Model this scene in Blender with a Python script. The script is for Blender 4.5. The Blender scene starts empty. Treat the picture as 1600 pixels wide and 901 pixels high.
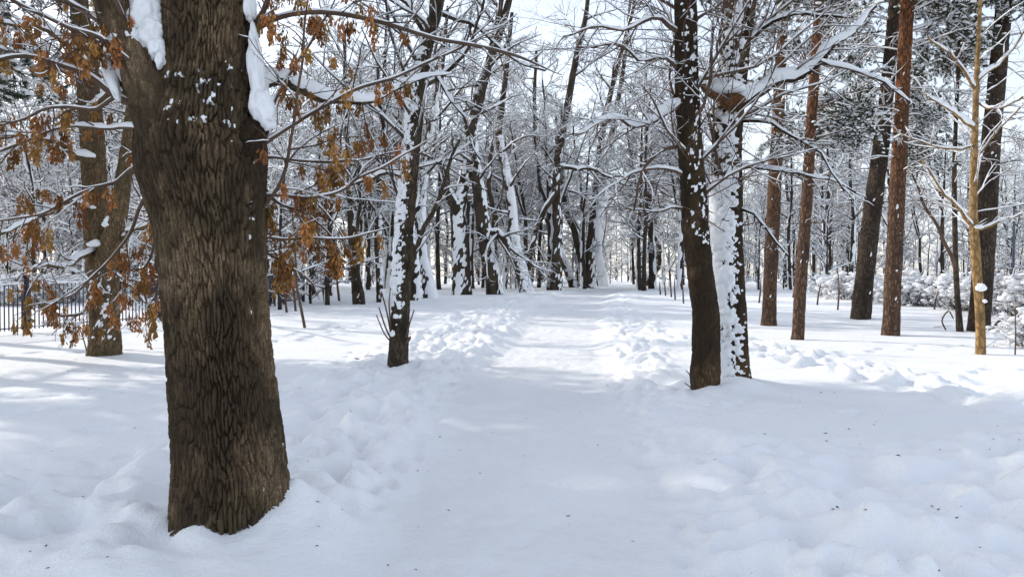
import bpy, math
import numpy as np
from mathutils import Matrix, Vector, Euler

SC = bpy.context.scene
COL = SC.collection
R_ = math.radians

# ------------------------------------------------------------------ camera
CAM_Z = 1.6
FPX = 1230.0                       # focal length in pixels of the 1600 px wide photograph
PITCH = math.atan((450.5 - 430.0) / FPX)
cd = bpy.data.cameras.new("camera")
cam = bpy.data.objects.new("camera", cd)
COL.objects.link(cam)
cd.sensor_width = 36.0
cd.lens = 36.0 * FPX / 1600.0
cd.clip_end = 3000.0
cam.location = (0, 0, CAM_Z)
cam.rotation_euler = (math.pi / 2 - PITCH, 0, 0)
SC.camera = cam

# ------------------------------------------------------------------ sky, sun, exposure
SUN_AZ = R_(-60.0)                 # measured from +Y, negative = to the left
SUN_EL = R_(27.0)
w = bpy.data.worlds.new("World")
SC.world = w
w.use_nodes = True
nt = w.node_tree
nt.nodes.clear()
sky = nt.nodes.new("ShaderNodeTexSky")
sky.sky_type = 'NISHITA'
sky.sun_disc = False
sky.sun_elevation = SUN_EL
sky.sun_rotation = SUN_AZ
sky.air_density = 1.0
sky.dust_density = 1.0
sky.ozone_density = 1.0
hs = nt.nodes.new("ShaderNodeHueSaturation")
hs.inputs["Saturation"].default_value = 0.6
bg = nt.nodes.new("ShaderNodeBackground")
bg.inputs[1].default_value = 0.15
ow = nt.nodes.new("ShaderNodeOutputWorld")
nt.links.new(sky.outputs[0], hs.inputs["Color"])
veil = nt.nodes.new("ShaderNodeMixRGB")           # thin bright winter cloud over the whole sky
veil.blend_type = 'ADD'
veil.inputs[0].default_value = 1.0
veil.inputs[2].default_value = (1.85, 2.0, 2.25, 1)
nt.links.new(hs.outputs[0], veil.inputs[1])
nt.links.new(veil.outputs[0], bg.inputs[0])
nt.links.new(bg.outputs[0], ow.inputs[0])
sl = bpy.data.lights.new("sun", 'SUN')
sl.energy = 3.0
sl.angle = R_(0.8)
sl.color = (1.0, 0.93, 0.83)
so = bpy.data.objects.new("sun", sl)
COL.objects.link(so)
sdir = Vector((math.sin(SUN_AZ) * math.cos(SUN_EL), math.cos(SUN_AZ) * math.cos(SUN_EL), math.sin(SUN_EL)))
so.rotation_euler = sdir.to_track_quat('Z', 'Y').to_euler()
so.location = (-20, 12, 20)
SC.view_settings.view_transform = 'Standard'
SC.view_settings.look = 'None'
SC.view_settings.gamma = 1.0
SC.view_settings.exposure = 0.32
SC.cycles.max_bounces = 6
SC.cycles.diffuse_bounces = 3
SC.cycles.glossy_bounces = 2
SC.cycles.caustics_reflective = False
SC.cycles.caustics_refractive = False

# ------------------------------------------------------------------ numeric helpers
def sstep(a, b, x):
    t = np.clip((np.asarray(x, float) - a) / (b - a), 0, 1)
    return t * t * (3 - 2 * t)

def _hash(ix, iy, iz, seed):
    h = (ix.astype(np.int64) * 374761393 + iy.astype(np.int64) * 668265263 + iz.astype(np.int64) * 1274126177 + seed * 974711) & 0xFFFFFFFF
    h = ((h ^ (h >> 13)) * 1274126177) & 0xFFFFFFFF
    h = ((h ^ (h >> 16)) * 2246822519) & 0xFFFFFFFF
    return ((h ^ (h >> 15)) & 0xFFFFFF) / float(0xFFFFFF)

def noise3(p, seed=0):
    p = np.asarray(p, float)
    i = np.floor(p)
    f = p - i
    f = f * f * f * (f * (f * 6 - 15) + 10)
    ix, iy, iz = i[..., 0], i[..., 1], i[..., 2]
    out = 0
    for dx in (0, 1):
        wx = f[..., 0] if dx else 1 - f[..., 0]
        for dy in (0, 1):
            wy = f[..., 1] if dy else 1 - f[..., 1]
            for dz in (0, 1):
                wz = f[..., 2] if dz else 1 - f[..., 2]
                out = out + wx * wy * wz * _hash(ix + dx, iy + dy, iz + dz, seed)
    return out

def noise2(x, y, seed=0):
    i, j = np.floor(x), np.floor(y)
    fx, fy = x - i, y - j
    fx = fx * fx * fx * (fx * (fx * 6 - 15) + 10)
    fy = fy * fy * fy * (fy * (fy * 6 - 15) + 10)
    z = np.zeros_like(i)
    a = _hash(i, j, z, seed); b = _hash(i + 1, j, z, seed)
    c = _hash(i, j + 1, z, seed); d = _hash(i + 1, j + 1, z, seed)
    return (a * (1 - fx) + b * fx) * (1 - fy) + (c * (1 - fx) + d * fx) * fy

def fbm2(x, y, oct=4, seed=0):
    s, a, t = 0, 1.0, 0
    for k in range(oct):
        s = s + a * (noise2(x * 2 ** k + 13.7 * k, y * 2 ** k - 7.1 * k, seed + k) - 0.5)
        t += a; a *= 0.5
    return s / t * 2

def unit(v):
    return v / np.maximum(np.linalg.norm(v, axis=-1, keepdims=True), 1e-9)

CF = np.array([0, math.cos(PITCH), -math.sin(PITCH)])
CU = np.array([0, math.sin(PITCH), math.cos(PITCH)])
CR = np.array([1.0, 0, 0])
def at(px, py, d):
    """World point seen in direction (px, py) at depth d metres."""
    return np.array([0, 0, CAM_Z]) + d * (CF + CR * (px - 800) / FPX - CU * (py - 450.5) / FPX)

def curve(pts, n):
    """Catmull-Rom through k-dim points, resampled to n points by chord length."""
    p = np.asarray(pts, float)
    if len(p) == 2:
        t = np.linspace(0, 1, n)[:, None]
        return p[0] * (1 - t) + p[1] * t
    q = np.vstack([2 * p[0] - p[1], p, 2 * p[-1] - p[-2]])
    out = []
    m = 16
    for k in range(len(p) - 1):
        a, b, c, d = q[k:k + 4]
        t = np.linspace(0, 1, m, endpoint=False)[:, None]
        out.append(0.5 * (2 * b + (c - a) * t + (2 * a - 5 * b + 4 * c - d) * t ** 2 + (3 * b - a - 3 * c + d) * t ** 3))
    out.append(p[-1:])
    out = np.vstack(out)
    s = np.r_[0, np.cumsum(np.linalg.norm(np.diff(out[:, :3], axis=0), axis=1))]
    ti = np.linspace(0, s[-1], n)
    return np.stack([np.interp(ti, s, out[:, k]) for k in range(out.shape[1])], 1)

# ------------------------------------------------------------------ mesh helpers
def mesh(name, V, F, mats, smooth=True, fmat=None):
    V = np.asarray(V, np.float32).reshape(-1, 3)
    Fs = F if isinstance(F, list) else [F]
    Fs = [np.asarray(f, np.int32) for f in Fs if len(f)]
    me = bpy.data.meshes.new(name)
    me.vertices.add(len(V))
    me.vertices.foreach_set("co", V.ravel())
    nl = sum(f.size for f in Fs); nf = sum(len(f) for f in Fs)
    me.loops.add(nl)
    me.loops.foreach_set("vertex_index", np.concatenate([f.ravel() for f in Fs]))
    me.polygons.add(nf)
    starts, o = [], 0
    for f in Fs:
        starts.append(o + np.arange(len(f)) * f.shape[1]); o += f.size
    me.polygons.foreach_set("loop_start", np.concatenate(starts).astype(np.int32))
    if smooth:
        me.polygons.foreach_set("use_smooth", np.ones(nf, bool))
    for m in (mats if isinstance(mats, (list, tuple)) else [mats]):
        me.materials.append(m)
    if fmat is not None:
        me.polygons.foreach_set("material_index", np.asarray(fmat, np.int32))
    me.update(calc_edges=True)
    return me

def ob(name, data, parent=None, loc=(0, 0, 0), kind=None, label=None, cat=None, group=None, rot=None):
    o = bpy.data.objects.new(name, data)
    COL.objects.link(o)
    o.location = loc
    if rot is not None:
        o.rotation_euler = rot
    if parent is not None:
        o.parent = parent
    if kind: o["kind"] = kind
    if label: o["label"] = label
    if cat: o["category"] = cat
    if group: o["group"] = group
    return o

class Acc:
    """Collects vertices and quads/tris of many small shapes for one mesh."""
    def __init__(self):
        self.V, self.Q, self.T, self.n = [], [], [], 0
    def add(self, V, F):
        V = np.asarray(V).reshape(-1, 3); F = np.asarray(F)
        if not len(F): return
        self.V.append(V)
        (self.Q if F.shape[1] == 4 else self.T).append(F + self.n)
        self.n += len(V)
    def mesh(self, name, mat, smooth=True):
        fs = []
        if self.Q: fs.append(np.vstack(self.Q))
        if self.T: fs.append(np.vstack(self.T))
        return mesh(name, np.vstack(self.V), fs, mat, smooth)
    def tris(self):
        return sum(len(q) for q in self.Q) * 2 + sum(len(t) for t in self.T)

def tubes(P, R, sides):
    """P (B,N,3), R (B,N): tubes as one vertex/quad array."""
    P = np.asarray(P, float); R = np.asarray(R, float)
    B, N, _ = P.shape
    T = np.empty_like(P)
    T[:, 1:-1] = P[:, 2:] - P[:, :-2]; T[:, 0] = P[:, 1] - P[:, 0]; T[:, -1] = P[:, -1] - P[:, -2]
    T = unit(T)
    m = np.abs(unit(P[:, -1] - P[:, 0]))
    ref = np.zeros((B, 3)); ref[np.arange(B), np.argmin(m, 1)] = 1
    U = unit(np.cross(T, ref[:, None, :])); W = np.cross(T, U)
    a = np.arange(sides) * 2 * math.pi / sides
    V = P[:, :, None, :] + R[:, :, None, None] * (np.cos(a)[None, None, :, None] * U[:, :, None, :] + np.sin(a)[None, None, :, None] * W[:, :, None, :])
    k = np.arange(sides); k2 = (k + 1) % sides
    b = np.arange(B)[:, None, None] * N * sides; n = np.arange(N - 1)[None, :, None] * sides
    F = np.stack([b + n + k, b + n + k2, b + n + sides + k2, b + n + sides + k], -1).reshape(-1, 4)
    return V.reshape(-1, 3), F

def snow_on(P, R, thick, sides, rng, cover=0.9, cut=0.25):
    """Snow lying on the upper side of each branch. Returns tube arrays."""
    P = np.asarray(P, float)
    B, N, _ = P.shape
    T = np.empty_like(P)
    T[:, 1:-1] = P[:, 2:] - P[:, :-2]; T[:, 0] = P[:, 1] - P[:, 0]; T[:, -1] = P[:, -1] - P[:, -2]
    T = unit(T)
    up = np.array([0, 0, 1.0])
    n = up - T[..., 2:3] * T
    h = np.linalg.norm(n, axis=-1)                       # 1 on a level branch, 0 on an upright one
    n = unit(n)
    amt = sstep(cut, 0.85, h) * (0.45 + 0.8 * rng.random((B, N))) * (rng.random((B, 1)) < cover)
    amt = amt * (1 - .75 * np.linspace(0, 1, N) ** 3)[None]
    S = thick * amt
    rad = np.maximum((R * 0.66 + S) * (amt > 0.03), 1e-4)
    rad[:, -1] *= 0.5; rad[:, 0] *= 0.6
    C = P + n * (R * 0.42 + S * 0.65)[..., None]
    keep = (amt.max(1) > 0.08)
    if not keep.any():
        return np.zeros((0, 3)), np.zeros((0, 4), int)
    return tubes(C[keep], rad[keep], sides)

def spawn(rng, P, R, n, tr, ang, length, N, bias, wob, rf, rt, rmax=1.0, lenpow=0.5, az=None):
    """n children on every parent polyline. length: (lo,hi) as a share of the parent's length, or metres when negative."""
    B, M, _ = P.shape
    par = np.repeat(np.arange(B), n)
    C = len(par)
    t = rng.uniform(tr[0], tr[1], C)
    if n > 1:
        t = tr[0] + (tr[1] - tr[0]) * ((np.tile(np.arange(n), B) + rng.random(C)) / n)
    s = t * (M - 1)
    i = np.minimum(s.astype(int), M - 2); f = (s - i)[:, None]
    p0 = P[par, i] * (1 - f) + P[par, i + 1] * f
    tg = unit(P[par, i + 1] - P[par, i])
    r0 = R[par, i] * (1 - f[:, 0]) + R[par, i + 1] * f[:, 0]
    plen = np.linalg.norm(np.diff(P, axis=1), axis=2).sum(1)[par]
    ref = np.where(np.abs(tg[:, 2:3]) > 0.8, np.array([[1.0, 0, 0]]), np.array([[0, 0, 1.0]]))
    u = unit(np.cross(tg, ref)); v = np.cross(tg, u)
    phi = rng.uniform(0, 2 * math.pi, C) if az is None else az
    a = np.radians(rng.normal(ang[0], ang[1], C))[:, None]
    d = np.cos(a) * tg + np.sin(a) * (np.cos(phi)[:, None] * u + np.sin(phi)[:, None] * v)
    L = rng.uniform(abs(length[0]), abs(length[1]), C)
    if length[0] >= 0:
        L = L * plen * np.maximum(1.05 - t, 0.15) ** lenpow
    st = (L / (N - 1))[:, None]
    pts = [p0]
    for k in range(N - 1):
        d = unit(d + np.array([0, 0, bias]) + rng.normal(0, wob, (C, 3)))
        pts.append(pts[-1] + d * st)
    Q = np.stack(pts, 1)
    rb = np.minimum(np.minimum(r0 * rf, rmax), r0 * 0.9 + 1e-4)
    rb = np.maximum(rb, rt)
    RR = rb[:, None] * (1 - np.linspace(0, 1, N))[None] + rt * np.linspace(0, 1, N)[None]
    return Q, RR

def plates(u, v, per, seed):
    """Bark plates: distance between the two nearest cells of a jittered grid, periodic in u; plus a value per plate."""
    iu, iv = np.floor(u), np.floor(v)
    f1 = np.full(u.shape, 9.0); f2 = f1.copy(); val = np.zeros(u.shape)
    for du in (-1, 0, 1):
        for dv in (-1, 0, 1):
            cu = iu + du; cv = iv + dv
            wu = np.mod(cu, per)
            x = cu + .5 + .85 * (_hash(wu, cv, wu * 0, seed) - .5); y = cv + .5 + .9 * (_hash(wu, cv, wu * 0 + 1, seed) - .5)
            q = np.hypot((u - x), (v - y))
            nr = q < f1
            f2 = np.where(nr, f1, np.minimum(f2, q)); val = np.where(nr, _hash(wu, cv, wu * 0 + 2, seed), val); f1 = np.where(nr, q, f1)
    return f2 - f1, val

def trunk_grid(P4, rings, sides, lump=0.05, bark=None, seed=0, flare=0.0, flare_h=0.4, ang=None, rt=None):
    c = curve(P4, rings)
    if rt is not None:
        cc_ = curve(P4, 1500); c = np.stack([np.interp(rt, np.linspace(0, 1, 1500), cc_[:, k]) for k in range(4)], 1)
    C, R = c[:, :3], c[:, 3].copy()
    T = np.gradient(C, axis=0); T = unit(T)
    U = np.array([1.0, 0, 0]) - T[:, :1] * T; U = unit(U); W = np.cross(T, U)
    a = np.arange(sides) * 2 * math.pi / sides if ang is None else ang
    D = np.cos(a)[None, :, None] * U[:, None, :] + np.sin(a)[None, :, None] * W[:, None, :]
    s = np.r_[0, np.cumsum(np.linalg.norm(np.diff(C, axis=0), axis=1))]
    Rm = R[:, None] * np.ones((1, sides))
    q = np.stack([D[..., 0] * 1.3, D[..., 1] * 1.3, s[:, None] * 1.2 * np.ones((1, sides))], -1)
    Rm = Rm * (1 + lump * 2 * (noise3(q, seed) - 0.5) + lump * (noise3(q * 2.3 + 5, seed + 1) - 0.5) * 1.4)
    if flare:
        rib = 0.6 + 0.8 * noise3(np.stack([D[..., 0] * 1.8, D[..., 1] * 1.8, 0 * Rm], -1), seed + 5)
        Rm = Rm * (1 + flare * rib * np.exp(-(s[:, None] / flare_h) ** 1.5))
    V = C[:, None, :] + D * Rm[..., None]
    if bark:
        amp, f, fz = bark
        pz = np.stack([D[..., 0] * R.mean(), D[..., 1] * R.mean(), s[:, None] * np.ones((1, sides))], -1)
        wp = (noise3(pz * 6, seed + 2) - 0.5)[..., None] * np.array([0.05, 0.05, 0.14])
        pz = pz + wp
        n1 = np.abs(2 * noise3(pz * np.array([f, f, fz]), seed + 3) - 1)
        n2 = np.abs(2 * noise3(pz * np.array([f * 1.7, f * 1.7, fz * 2.4]) + 9, seed + 4) - 1)
        n3 = noise3(pz * np.array([f * 3, f * 3, fz * 5]) + 3, seed + 6)
        if len(bark) > 3 or ang is not None:
            per = round(2 * math.pi * R.max() * f)
            uu_ = a[None, :] / (2 * math.pi) * per + 1.5 * (noise3(pz * np.array([10, 10, 5.0]), seed + 11) - .5)
            vv_ = s[:, None] * fz + 1.3 * (noise3(pz * np.array([22, 22, 4.0]), seed + 12) - .5)
            e, val = plates(uu_, vv_, per, seed + 13)
            e2, val2 = plates(uu_ * 2 + .3, vv_ * 1.7, per * 2, seed + 14)
            hgt_ = sstep(0.03, 0.24, e) * (.75 + .4 * val) + .12 * sstep(0, .3, e2) + .14 * n3 - .15
            V = V + D * ((hgt_ - .7) * amp)[..., None]
            return V, D, C, R, s
        hgt = sstep(0.0, 0.34, n1) * 0.6 + sstep(0.0, 0.3, n2) * 0.3 + 0.22 * n3
        V = V + D * ((hgt - 0.75) * amp)[..., None]
    return V, D, C, R, s

def grid_faces(rings, sides):
    k = np.arange(sides); k2 = (k + 1) % sides
    n = np.arange(rings - 1)[:, None] * sides
    return np.stack([n + k, n + k2, n + sides + k2, n + sides + k], -1).reshape(-1, 4)

def cap_end(V):
    rings, sides, _ = V.shape
    c = V[-1].mean(0)
    b = (rings - 1) * sides
    k = np.arange(sides)
    return c, np.stack([b + k, b + (k + 1) % sides, np.full(sides, rings * sides)], -1)

def snow_shell(V, D, s, facing, thr, amp, fr, seed, smin=0.0, smax=1e9, upbias=0.0):
    """Wind-packed snow clinging to bark: lumps where noise passes a threshold, sunk into the bark elsewhere."""
    rings, sides, _ = V.shape
    q = V * np.array([fr, fr, fr * 1.25])
    n = 0.5 * noise3(q, seed) + 0.32 * noise3(q * 2.3 + 4, seed + 1) + .18 * noise3(q * 5.1 + 2, seed + 2)
    if facing is None:
        fa = 0.5
    else:
        fv = np.asarray(facing, float); fv = fv / np.linalg.norm(fv)
        fa = (D * fv).sum(-1) * 0.5 + 0.5
    m = n + (fa - 0.5) * 0.62 - thr
    m = m - 0.6 * (1 - sstep(smin, smin + 0.3, s))[:, None] - 0.6 * sstep(smax - 0.3, smax, s)[:, None]
    off = np.clip(m * 5, -0.3, 1.0) * amp
    W = V + D * off[..., None]
    F = grid_faces(rings, sides)
    ok = (off.reshape(-1)[F] > -0.02 * amp).any(1)
    return W.reshape(-1, 3), F[ok]

def compact(V, F):
    u, inv = np.unique(F.ravel(), return_inverse=True)
    return V[u], inv.reshape(F.shape)

_ico = None
def ico():
    global _ico
    if _ico is None:
        import bmesh
        bm = bmesh.new()
        bmesh.ops.create_icosphere(bm, subdivisions=4, radius=1)
        v = np.array([x.co[:] for x in bm.verts]); f = np.array([[x.index for x in p.verts] for p in bm.faces])
        bm.free()
        bm = bmesh.new()
        bmesh.ops.create_icosphere(bm, subdivisions=1, radius=1)
        v1 = np.array([x.co[:] for x in bm.verts]); f1 = np.array([[x.index for x in p.verts] for p in bm.faces])
        bm.free()
        _ico = (v, f, v1, f1)
    return _ico

def lump(c, r, seed, rot=None, rough=0.25, flat=0.5):
    """Rounded snow lump with a flattened underside."""
    v, f, _, _ = ico()
    n = noise3(v * 1.6 + seed * 3.1, seed) - 0.5 + 0.55 * (noise3(v * 3.7 + seed, seed + 1) - 0.5) + .3 * (noise3(v * 8.3 + seed, seed + 2) - .5)
    p = v * (1 + rough * 2 * n)[:, None]
    p[:, 2] = np.where(p[:, 2] < 0, p[:, 2] * flat, p[:, 2])
    p = p * np.asarray(r)
    if rot is not None:
        p = p @ np.array(Euler(rot).to_matrix()).T
    return p + np.asarray(c), f

# ------------------------------------------------------------------ materials
def new_mat(name):
    m = bpy.data.materials.new(name)
    m.use_nodes = True
    n = m.node_tree
    b = n.nodes["Principled BSDF"]
    return m, n, b

def N(n, typ, **kw):
    x = n.nodes.new(typ)
    for k, v in kw.items():
        if k in x.inputs:
            x.inputs[k].default_value = v
        else:
            setattr(x, k, v)
    return x

def ramp(n, pts):
    r = n.nodes.new("ShaderNodeValToRGB")
    e = r.color_ramp.elements
    while len(e) < len(pts): e.new(0.5)
    for k, (p, c) in enumerate(pts):
        e[k].position = p
        e[k].color = (c[0], c[1], c[2], 1) if not np.isscalar(c) else (c, c, c, 1)
    return r

def snow_mat(name, col=(0.86, 0.875, 0.9), bump=None):
    m, n, b = new_mat(name)
    b.inputs["Base Color"].default_value = (*col, 1)
    b.inputs["Roughness"].default_value = 0.65
    b.inputs["Specular IOR Level"].default_value = 0.25
    if bump:
        tc = N(n, "ShaderNodeTexCoord")
        n1 = N(n, "ShaderNodeTexNoise", Scale=bump[0], Detail=5.0, Roughness=0.65)
        n.links.new(tc.outputs["Object"], n1.inputs["Vector"])
        n2 = N(n, "ShaderNodeTexNoise", Scale=bump[0] * 7, Detail=3.0)
        n.links.new(tc.outputs["Object"], n2.inputs["Vector"])
        mx = N(n, "ShaderNodeMath", operation='MULTIPLY_ADD')
        mx.inputs[1].default_value = 0.3
        n.links.new(n2.outputs["Fac"], mx.inputs[0]); n.links.new(n1.outputs["Fac"], mx.inputs[2])
        bp = N(n, "ShaderNodeBump", Strength=bump[1], Distance=bump[2])
        n.links.new(mx.outputs[0], bp.inputs["Height"]); n.links.new(bp.outputs[0], b.inputs["Normal"])
    return m

def bark_mat(name, light, mid, dark, scale=18.0, stretch=0.22, bump=0.6, dist=0.02, blot=0.45, tint=None, blot_scale=2.2, top=None):
    m, n, b = new_mat(name)
    tc = N(n, "ShaderNodeTexCoord")
    mp = N(n, "ShaderNodeMapping")
    mp.inputs["Scale"].default_value = (1, 1, stretch)
    n.links.new(tc.outputs["Object"], mp.inputs["Vector"])
    nz = N(n, "ShaderNodeTexNoise", Scale=scale, Detail=6.0, Roughness=0.65, Distortion=0.6)
    n.links.new(mp.outputs[0], nz.inputs["Vector"])
    vo = N(n, "ShaderNodeTexVoronoi", feature='DISTANCE_TO_EDGE', Scale=scale * 1.2)
    mixv = N(n, "ShaderNodeVectorMath", operation='ADD')
    sc = N(n, "ShaderNodeVectorMath", operation='SCALE'); sc.inputs["Scale"].default_value = 0.12
    n.links.new(nz.outputs["Color"], sc.inputs[0])
    n.links.new(mp.outputs[0], mixv.inputs[0]); n.links.new(sc.outputs[0], mixv.inputs[1])
    n.links.new(mixv.outputs[0], vo.inputs["Vector"])
    vr = ramp(n, [(0.0, 0.0), (0.22, 1.0)])
    n.links.new(vo.outputs["Distance"], vr.inputs[0])
    cr = ramp(n, [(0.3, mid), (0.55, light), (0.75, tuple(min(1, x * 1.25) for x in light))])
    n.links.new(nz.outputs["Fac"], cr.inputs[0])
    col = cr.outputs[0]
    if top is not None:                                    # smooth orange bark higher up a pine
        sx = N(n, "ShaderNodeSeparateXYZ"); n.links.new(tc.outputs["Object"], sx.inputs[0])
        big = N(n, "ShaderNodeTexNoise", Scale=1.1, Detail=4.0); n.links.new(tc.outputs["Object"], big.inputs["Vector"])
        ad = N(n, "ShaderNodeMath", operation='MULTIPLY_ADD'); ad.inputs[1].default_value = 4.0
        n.links.new(big.outputs["Fac"], ad.inputs[0]); n.links.new(sx.outputs["Z"], ad.inputs[2])
        mr = N(n, "ShaderNodeMapRange"); mr.inputs[1].default_value = top[0] + 2; mr.inputs[2].default_value = top[1] + 2
        n.links.new(ad.outputs[0], mr.inputs[0])
        mt = N(n, "ShaderNodeMixRGB"); mt.inputs[2].default_value = (*top[2], 1)
        n.links.new(mr.outputs[0], mt.inputs[0]); n.links.new(col, mt.inputs[1]); col = mt.outputs[0]
    if tint is not None:                                   # algae and lichen
        tn = N(n, "ShaderNodeTexNoise", Scale=1.7, Detail=5.0); n.links.new(tc.outputs["Object"], tn.inputs["Vector"])
        tr = ramp(n, [(0.48, 0.0), (0.66, 0.75)]); n.links.new(tn.outputs["Fac"], tr.inputs[0])
        mt = N(n, "ShaderNodeMixRGB"); mt.inputs[2].default_value = (*tint, 1)
        n.links.new(tr.outputs[0], mt.inputs[0]); n.links.new(col, mt.inputs[1]); col = mt.outputs[0]
    bn = N(n, "ShaderNodeTexNoise", Scale=blot_scale, Detail=6.0, Roughness=0.7)
    mp2 = N(n, "ShaderNodeMapping"); mp2.inputs["Scale"].default_value = (1, 1, 0.55); mp2.inputs["Location"].default_value = (3, 1, 7)
    n.links.new(tc.outputs["Object"], mp2.inputs["Vector"]); n.links.new(mp2.outputs[0], bn.inputs["Vector"])
    br = ramp(n, [(1 - blot - 0.06, 0.0), (1 - blot + 0.08, 0.9)]); n.links.new(bn.outputs["Fac"], br.inputs[0])
    mb = N(n, "ShaderNodeMixRGB"); mb.inputs[2].default_value = (*dark, 1)
    n.links.new(br.outputs[0], mb.inputs[0]); n.links.new(col, mb.inputs[1])
    mc = N(n, "ShaderNodeMixRGB", blend_type='MIX'); mc.inputs[1].default_value = (*[x * 0.6 for x in mid], 1)
    n.links.new(vr.outputs[0], mc.inputs[0]); n.links.new(mb.outputs[0], mc.inputs[2])
    n.links.new(mc.outputs[0], b.inputs["Base Color"])
    b.inputs["Roughness"].default_value = 0.9
    b.inputs["Specular IOR Level"].default_value = 0.15
    hm = N(n, "ShaderNodeMath", operation='MULTIPLY_ADD'); hm.inputs[1].default_value = 0.6
    n.links.new(nz.outputs["Fac"], hm.inputs[0]); n.links.new(vr.outputs[0], hm.inputs[2])
    bp = N(n, "ShaderNodeBump", Strength=bump, Distance=dist)
    n.links.new(hm.outputs[0], bp.inputs["Height"]); n.links.new(bp.outputs[0], b.inputs["Normal"])
    return m

def plain_mat(name, col, rough=0.8, var=0.35, scale=6.0, spec=0.2, objrand=0.0, metal=0.0):
    m, n, b = new_mat(name)
    tc = N(n, "ShaderNodeTexCoord")
    nz = N(n, "ShaderNodeTexNoise", Scale=scale, Detail=4.0)
    n.links.new(tc.outputs["Object"], nz.inputs["Vector"])
    r = ramp(n, [(0.25, tuple(x * (1 - var) for x in col)), (0.75, tuple(min(1, x * (1 + var)) for x in col))])
    n.links.new(nz.outputs["Fac"], r.inputs[0])
    out = r.outputs[0]
    if objrand:
        oi = N(n, "ShaderNodeObjectInfo")
        mr = N(n, "ShaderNodeMapRange"); mr.inputs[3].default_value = 1 - objrand; mr.inputs[4].default_value = 1 + objrand
        n.links.new(oi.outputs["Random"], mr.inputs[0])
        h = N(n, "ShaderNodeHueSaturation"); n.links.new(out, h.inputs["Color"]); n.links.new(mr.outputs[0], h.inputs["Value"])
        mh = N(n, "ShaderNodeMapRange"); mh.inputs[3].default_value = 0.485; mh.inputs[4].default_value = 0.515
        mm = N(n, "ShaderNodeMath", operation='FRACT'); m7 = N(n, "ShaderNodeMath", operation='MULTIPLY'); m7.inputs[1].default_value = 7.31
        n.links.new(oi.outputs["Random"], m7.inputs[0]); n.links.new(m7.outputs[0], mm.inputs[0])
        n.links.new(mm.outputs[0], mh.inputs[0]); n.links.new(mh.outputs[0], h.inputs["Hue"])
        out = h.outputs[0]
    n.links.new(out, b.inputs["Base Color"])
    b.inputs["Roughness"].default_value = rough
    b.inputs["Specular IOR Level"].default_value = spec
    b.inputs["Metallic"].default_value = metal
    return m

M = {}
M['ground'] = snow_mat("ground_snow", (0.87, 0.88, 0.90), (9.0, 0.75, 0.03))
M['snow'] = snow_mat("branch_snow", (0.87, 0.88, 0.90))
M['snowl'] = snow_mat("lump_snow", (0.87, 0.88, 0.90), (14.0, 0.4, 0.015))
M['bark_big'] = bark_mat("maple_bark", (0.32, 0.222, 0.137), (0.13, 0.087, 0.05), (0.016, 0.014, 0.012), 40, 0.25, 0.4, 0.006, 0.53, (0.10, 0.10, 0.05))
M['bark_leaf'] = bark_mat("warm_bark", (0.24, 0.165, 0.095), (0.14, 0.09, 0.05), (0.03, 0.027, 0.02), 22, 0.2, 0.7, 0.02, 0.38, (0.11, 0.10, 0.05))
M['bark_mid'] = bark_mat("grey_brown_bark", (0.12, 0.09, 0.062), (0.07, 0.05, 0.034), (0.02, 0.018, 0.016), 20, 0.2, 0.7, 0.02, 0.45, (0.08, 0.08, 0.05))
M['bark_twin'] = bark_mat("dark_streaked_bark", (0.19, 0.12, 0.062), (0.10, 0.063, 0.035), (0.013, 0.011, 0.010), 24, 0.16, 0.7, 0.018, 0.56, (0.09, 0.085, 0.04), 1.6)
M['bark_far'] = bark_mat("far_bark", (0.085, 0.067, 0.053), (0.045, 0.036, 0.03), (0.025, 0.022, 0.02), 9, 0.2, 0.6, 0.03, 0.45)
M['pine'] = bark_mat("pine_bark", (0.17, 0.105, 0.07), (0.10, 0.06, 0.042), (0.05, 0.035, 0.028), 14, 0.3, 0.8, 0.025, 0.4, None, 2.0, (3.0, 6.5, (0.27, 0.105, 0.04)))
M['pine_dark'] = bark_mat("dark_pine_bark", (0.11, 0.08, 0.058), (0.062, 0.045, 0.034), (0.03, 0.025, 0.022), 14, 0.3, 0.8, 0.025, 0.45)
M['young'] = bark_mat("smooth_yellow_bark", (0.36, 0.23, 0.10), (0.25, 0.15, 0.065), (0.13, 0.085, 0.045), 9, 0.5, 0.3, 0.006, 0.4)
M['twig'] = plain_mat("twig_bark", (0.068, 0.053, 0.043), 0.85, 0.4, 4.0)
M['twig_warm'] = plain_mat("reddish_twig_bark", (0.105, 0.068, 0.048), 0.8, 0.4, 4.0)
M['seed'] = plain_mat("dry_seed_wings", (0.31, 0.145, 0.045), 0.75, 0.45, 30.0, 0.2, 0.5)
M['needle'] = plain_mat("pine_needles", (0.045, 0.062, 0.035), 0.6, 0.4, 5.0, 0.3)
M['iron'] = plain_mat("painted_iron", (0.018, 0.02, 0.045), 0.5, 0.2, 8.0, 0.4)
M['lamp'] = plain_mat("lamp_paint", (0.05, 0.06, 0.085), 0.5, 0.15, 5.0, 0.4)
M['litter'] = plain_mat("seed_litter", (0.09, 0.055, 0.035), 0.85, 0.5, 40.0)
M['wood_cut'] = plain_mat("torn_wood", (0.15, 0.07, 0.03), 0.85, 0.5, 22.0)

# ------------------------------------------------------------------ ground
def macro(x, y):
    return 0.5 * sstep(14, 45, y) + 0.04 * fbm2(x * 0.13, y * 0.13, 3, 5) * sstep(2, 8, y)

def path_c(y):
    y = np.asarray(y, float)
    return -0.05 + 0.06 * (y - 4) + 0.0009 * (y - 4) ** 2 + 0.0012 * np.maximum(y - 30, 0) ** 2

def path_h(y):
    return 1.12 + 0.010 * np.asarray(y, float)

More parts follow.
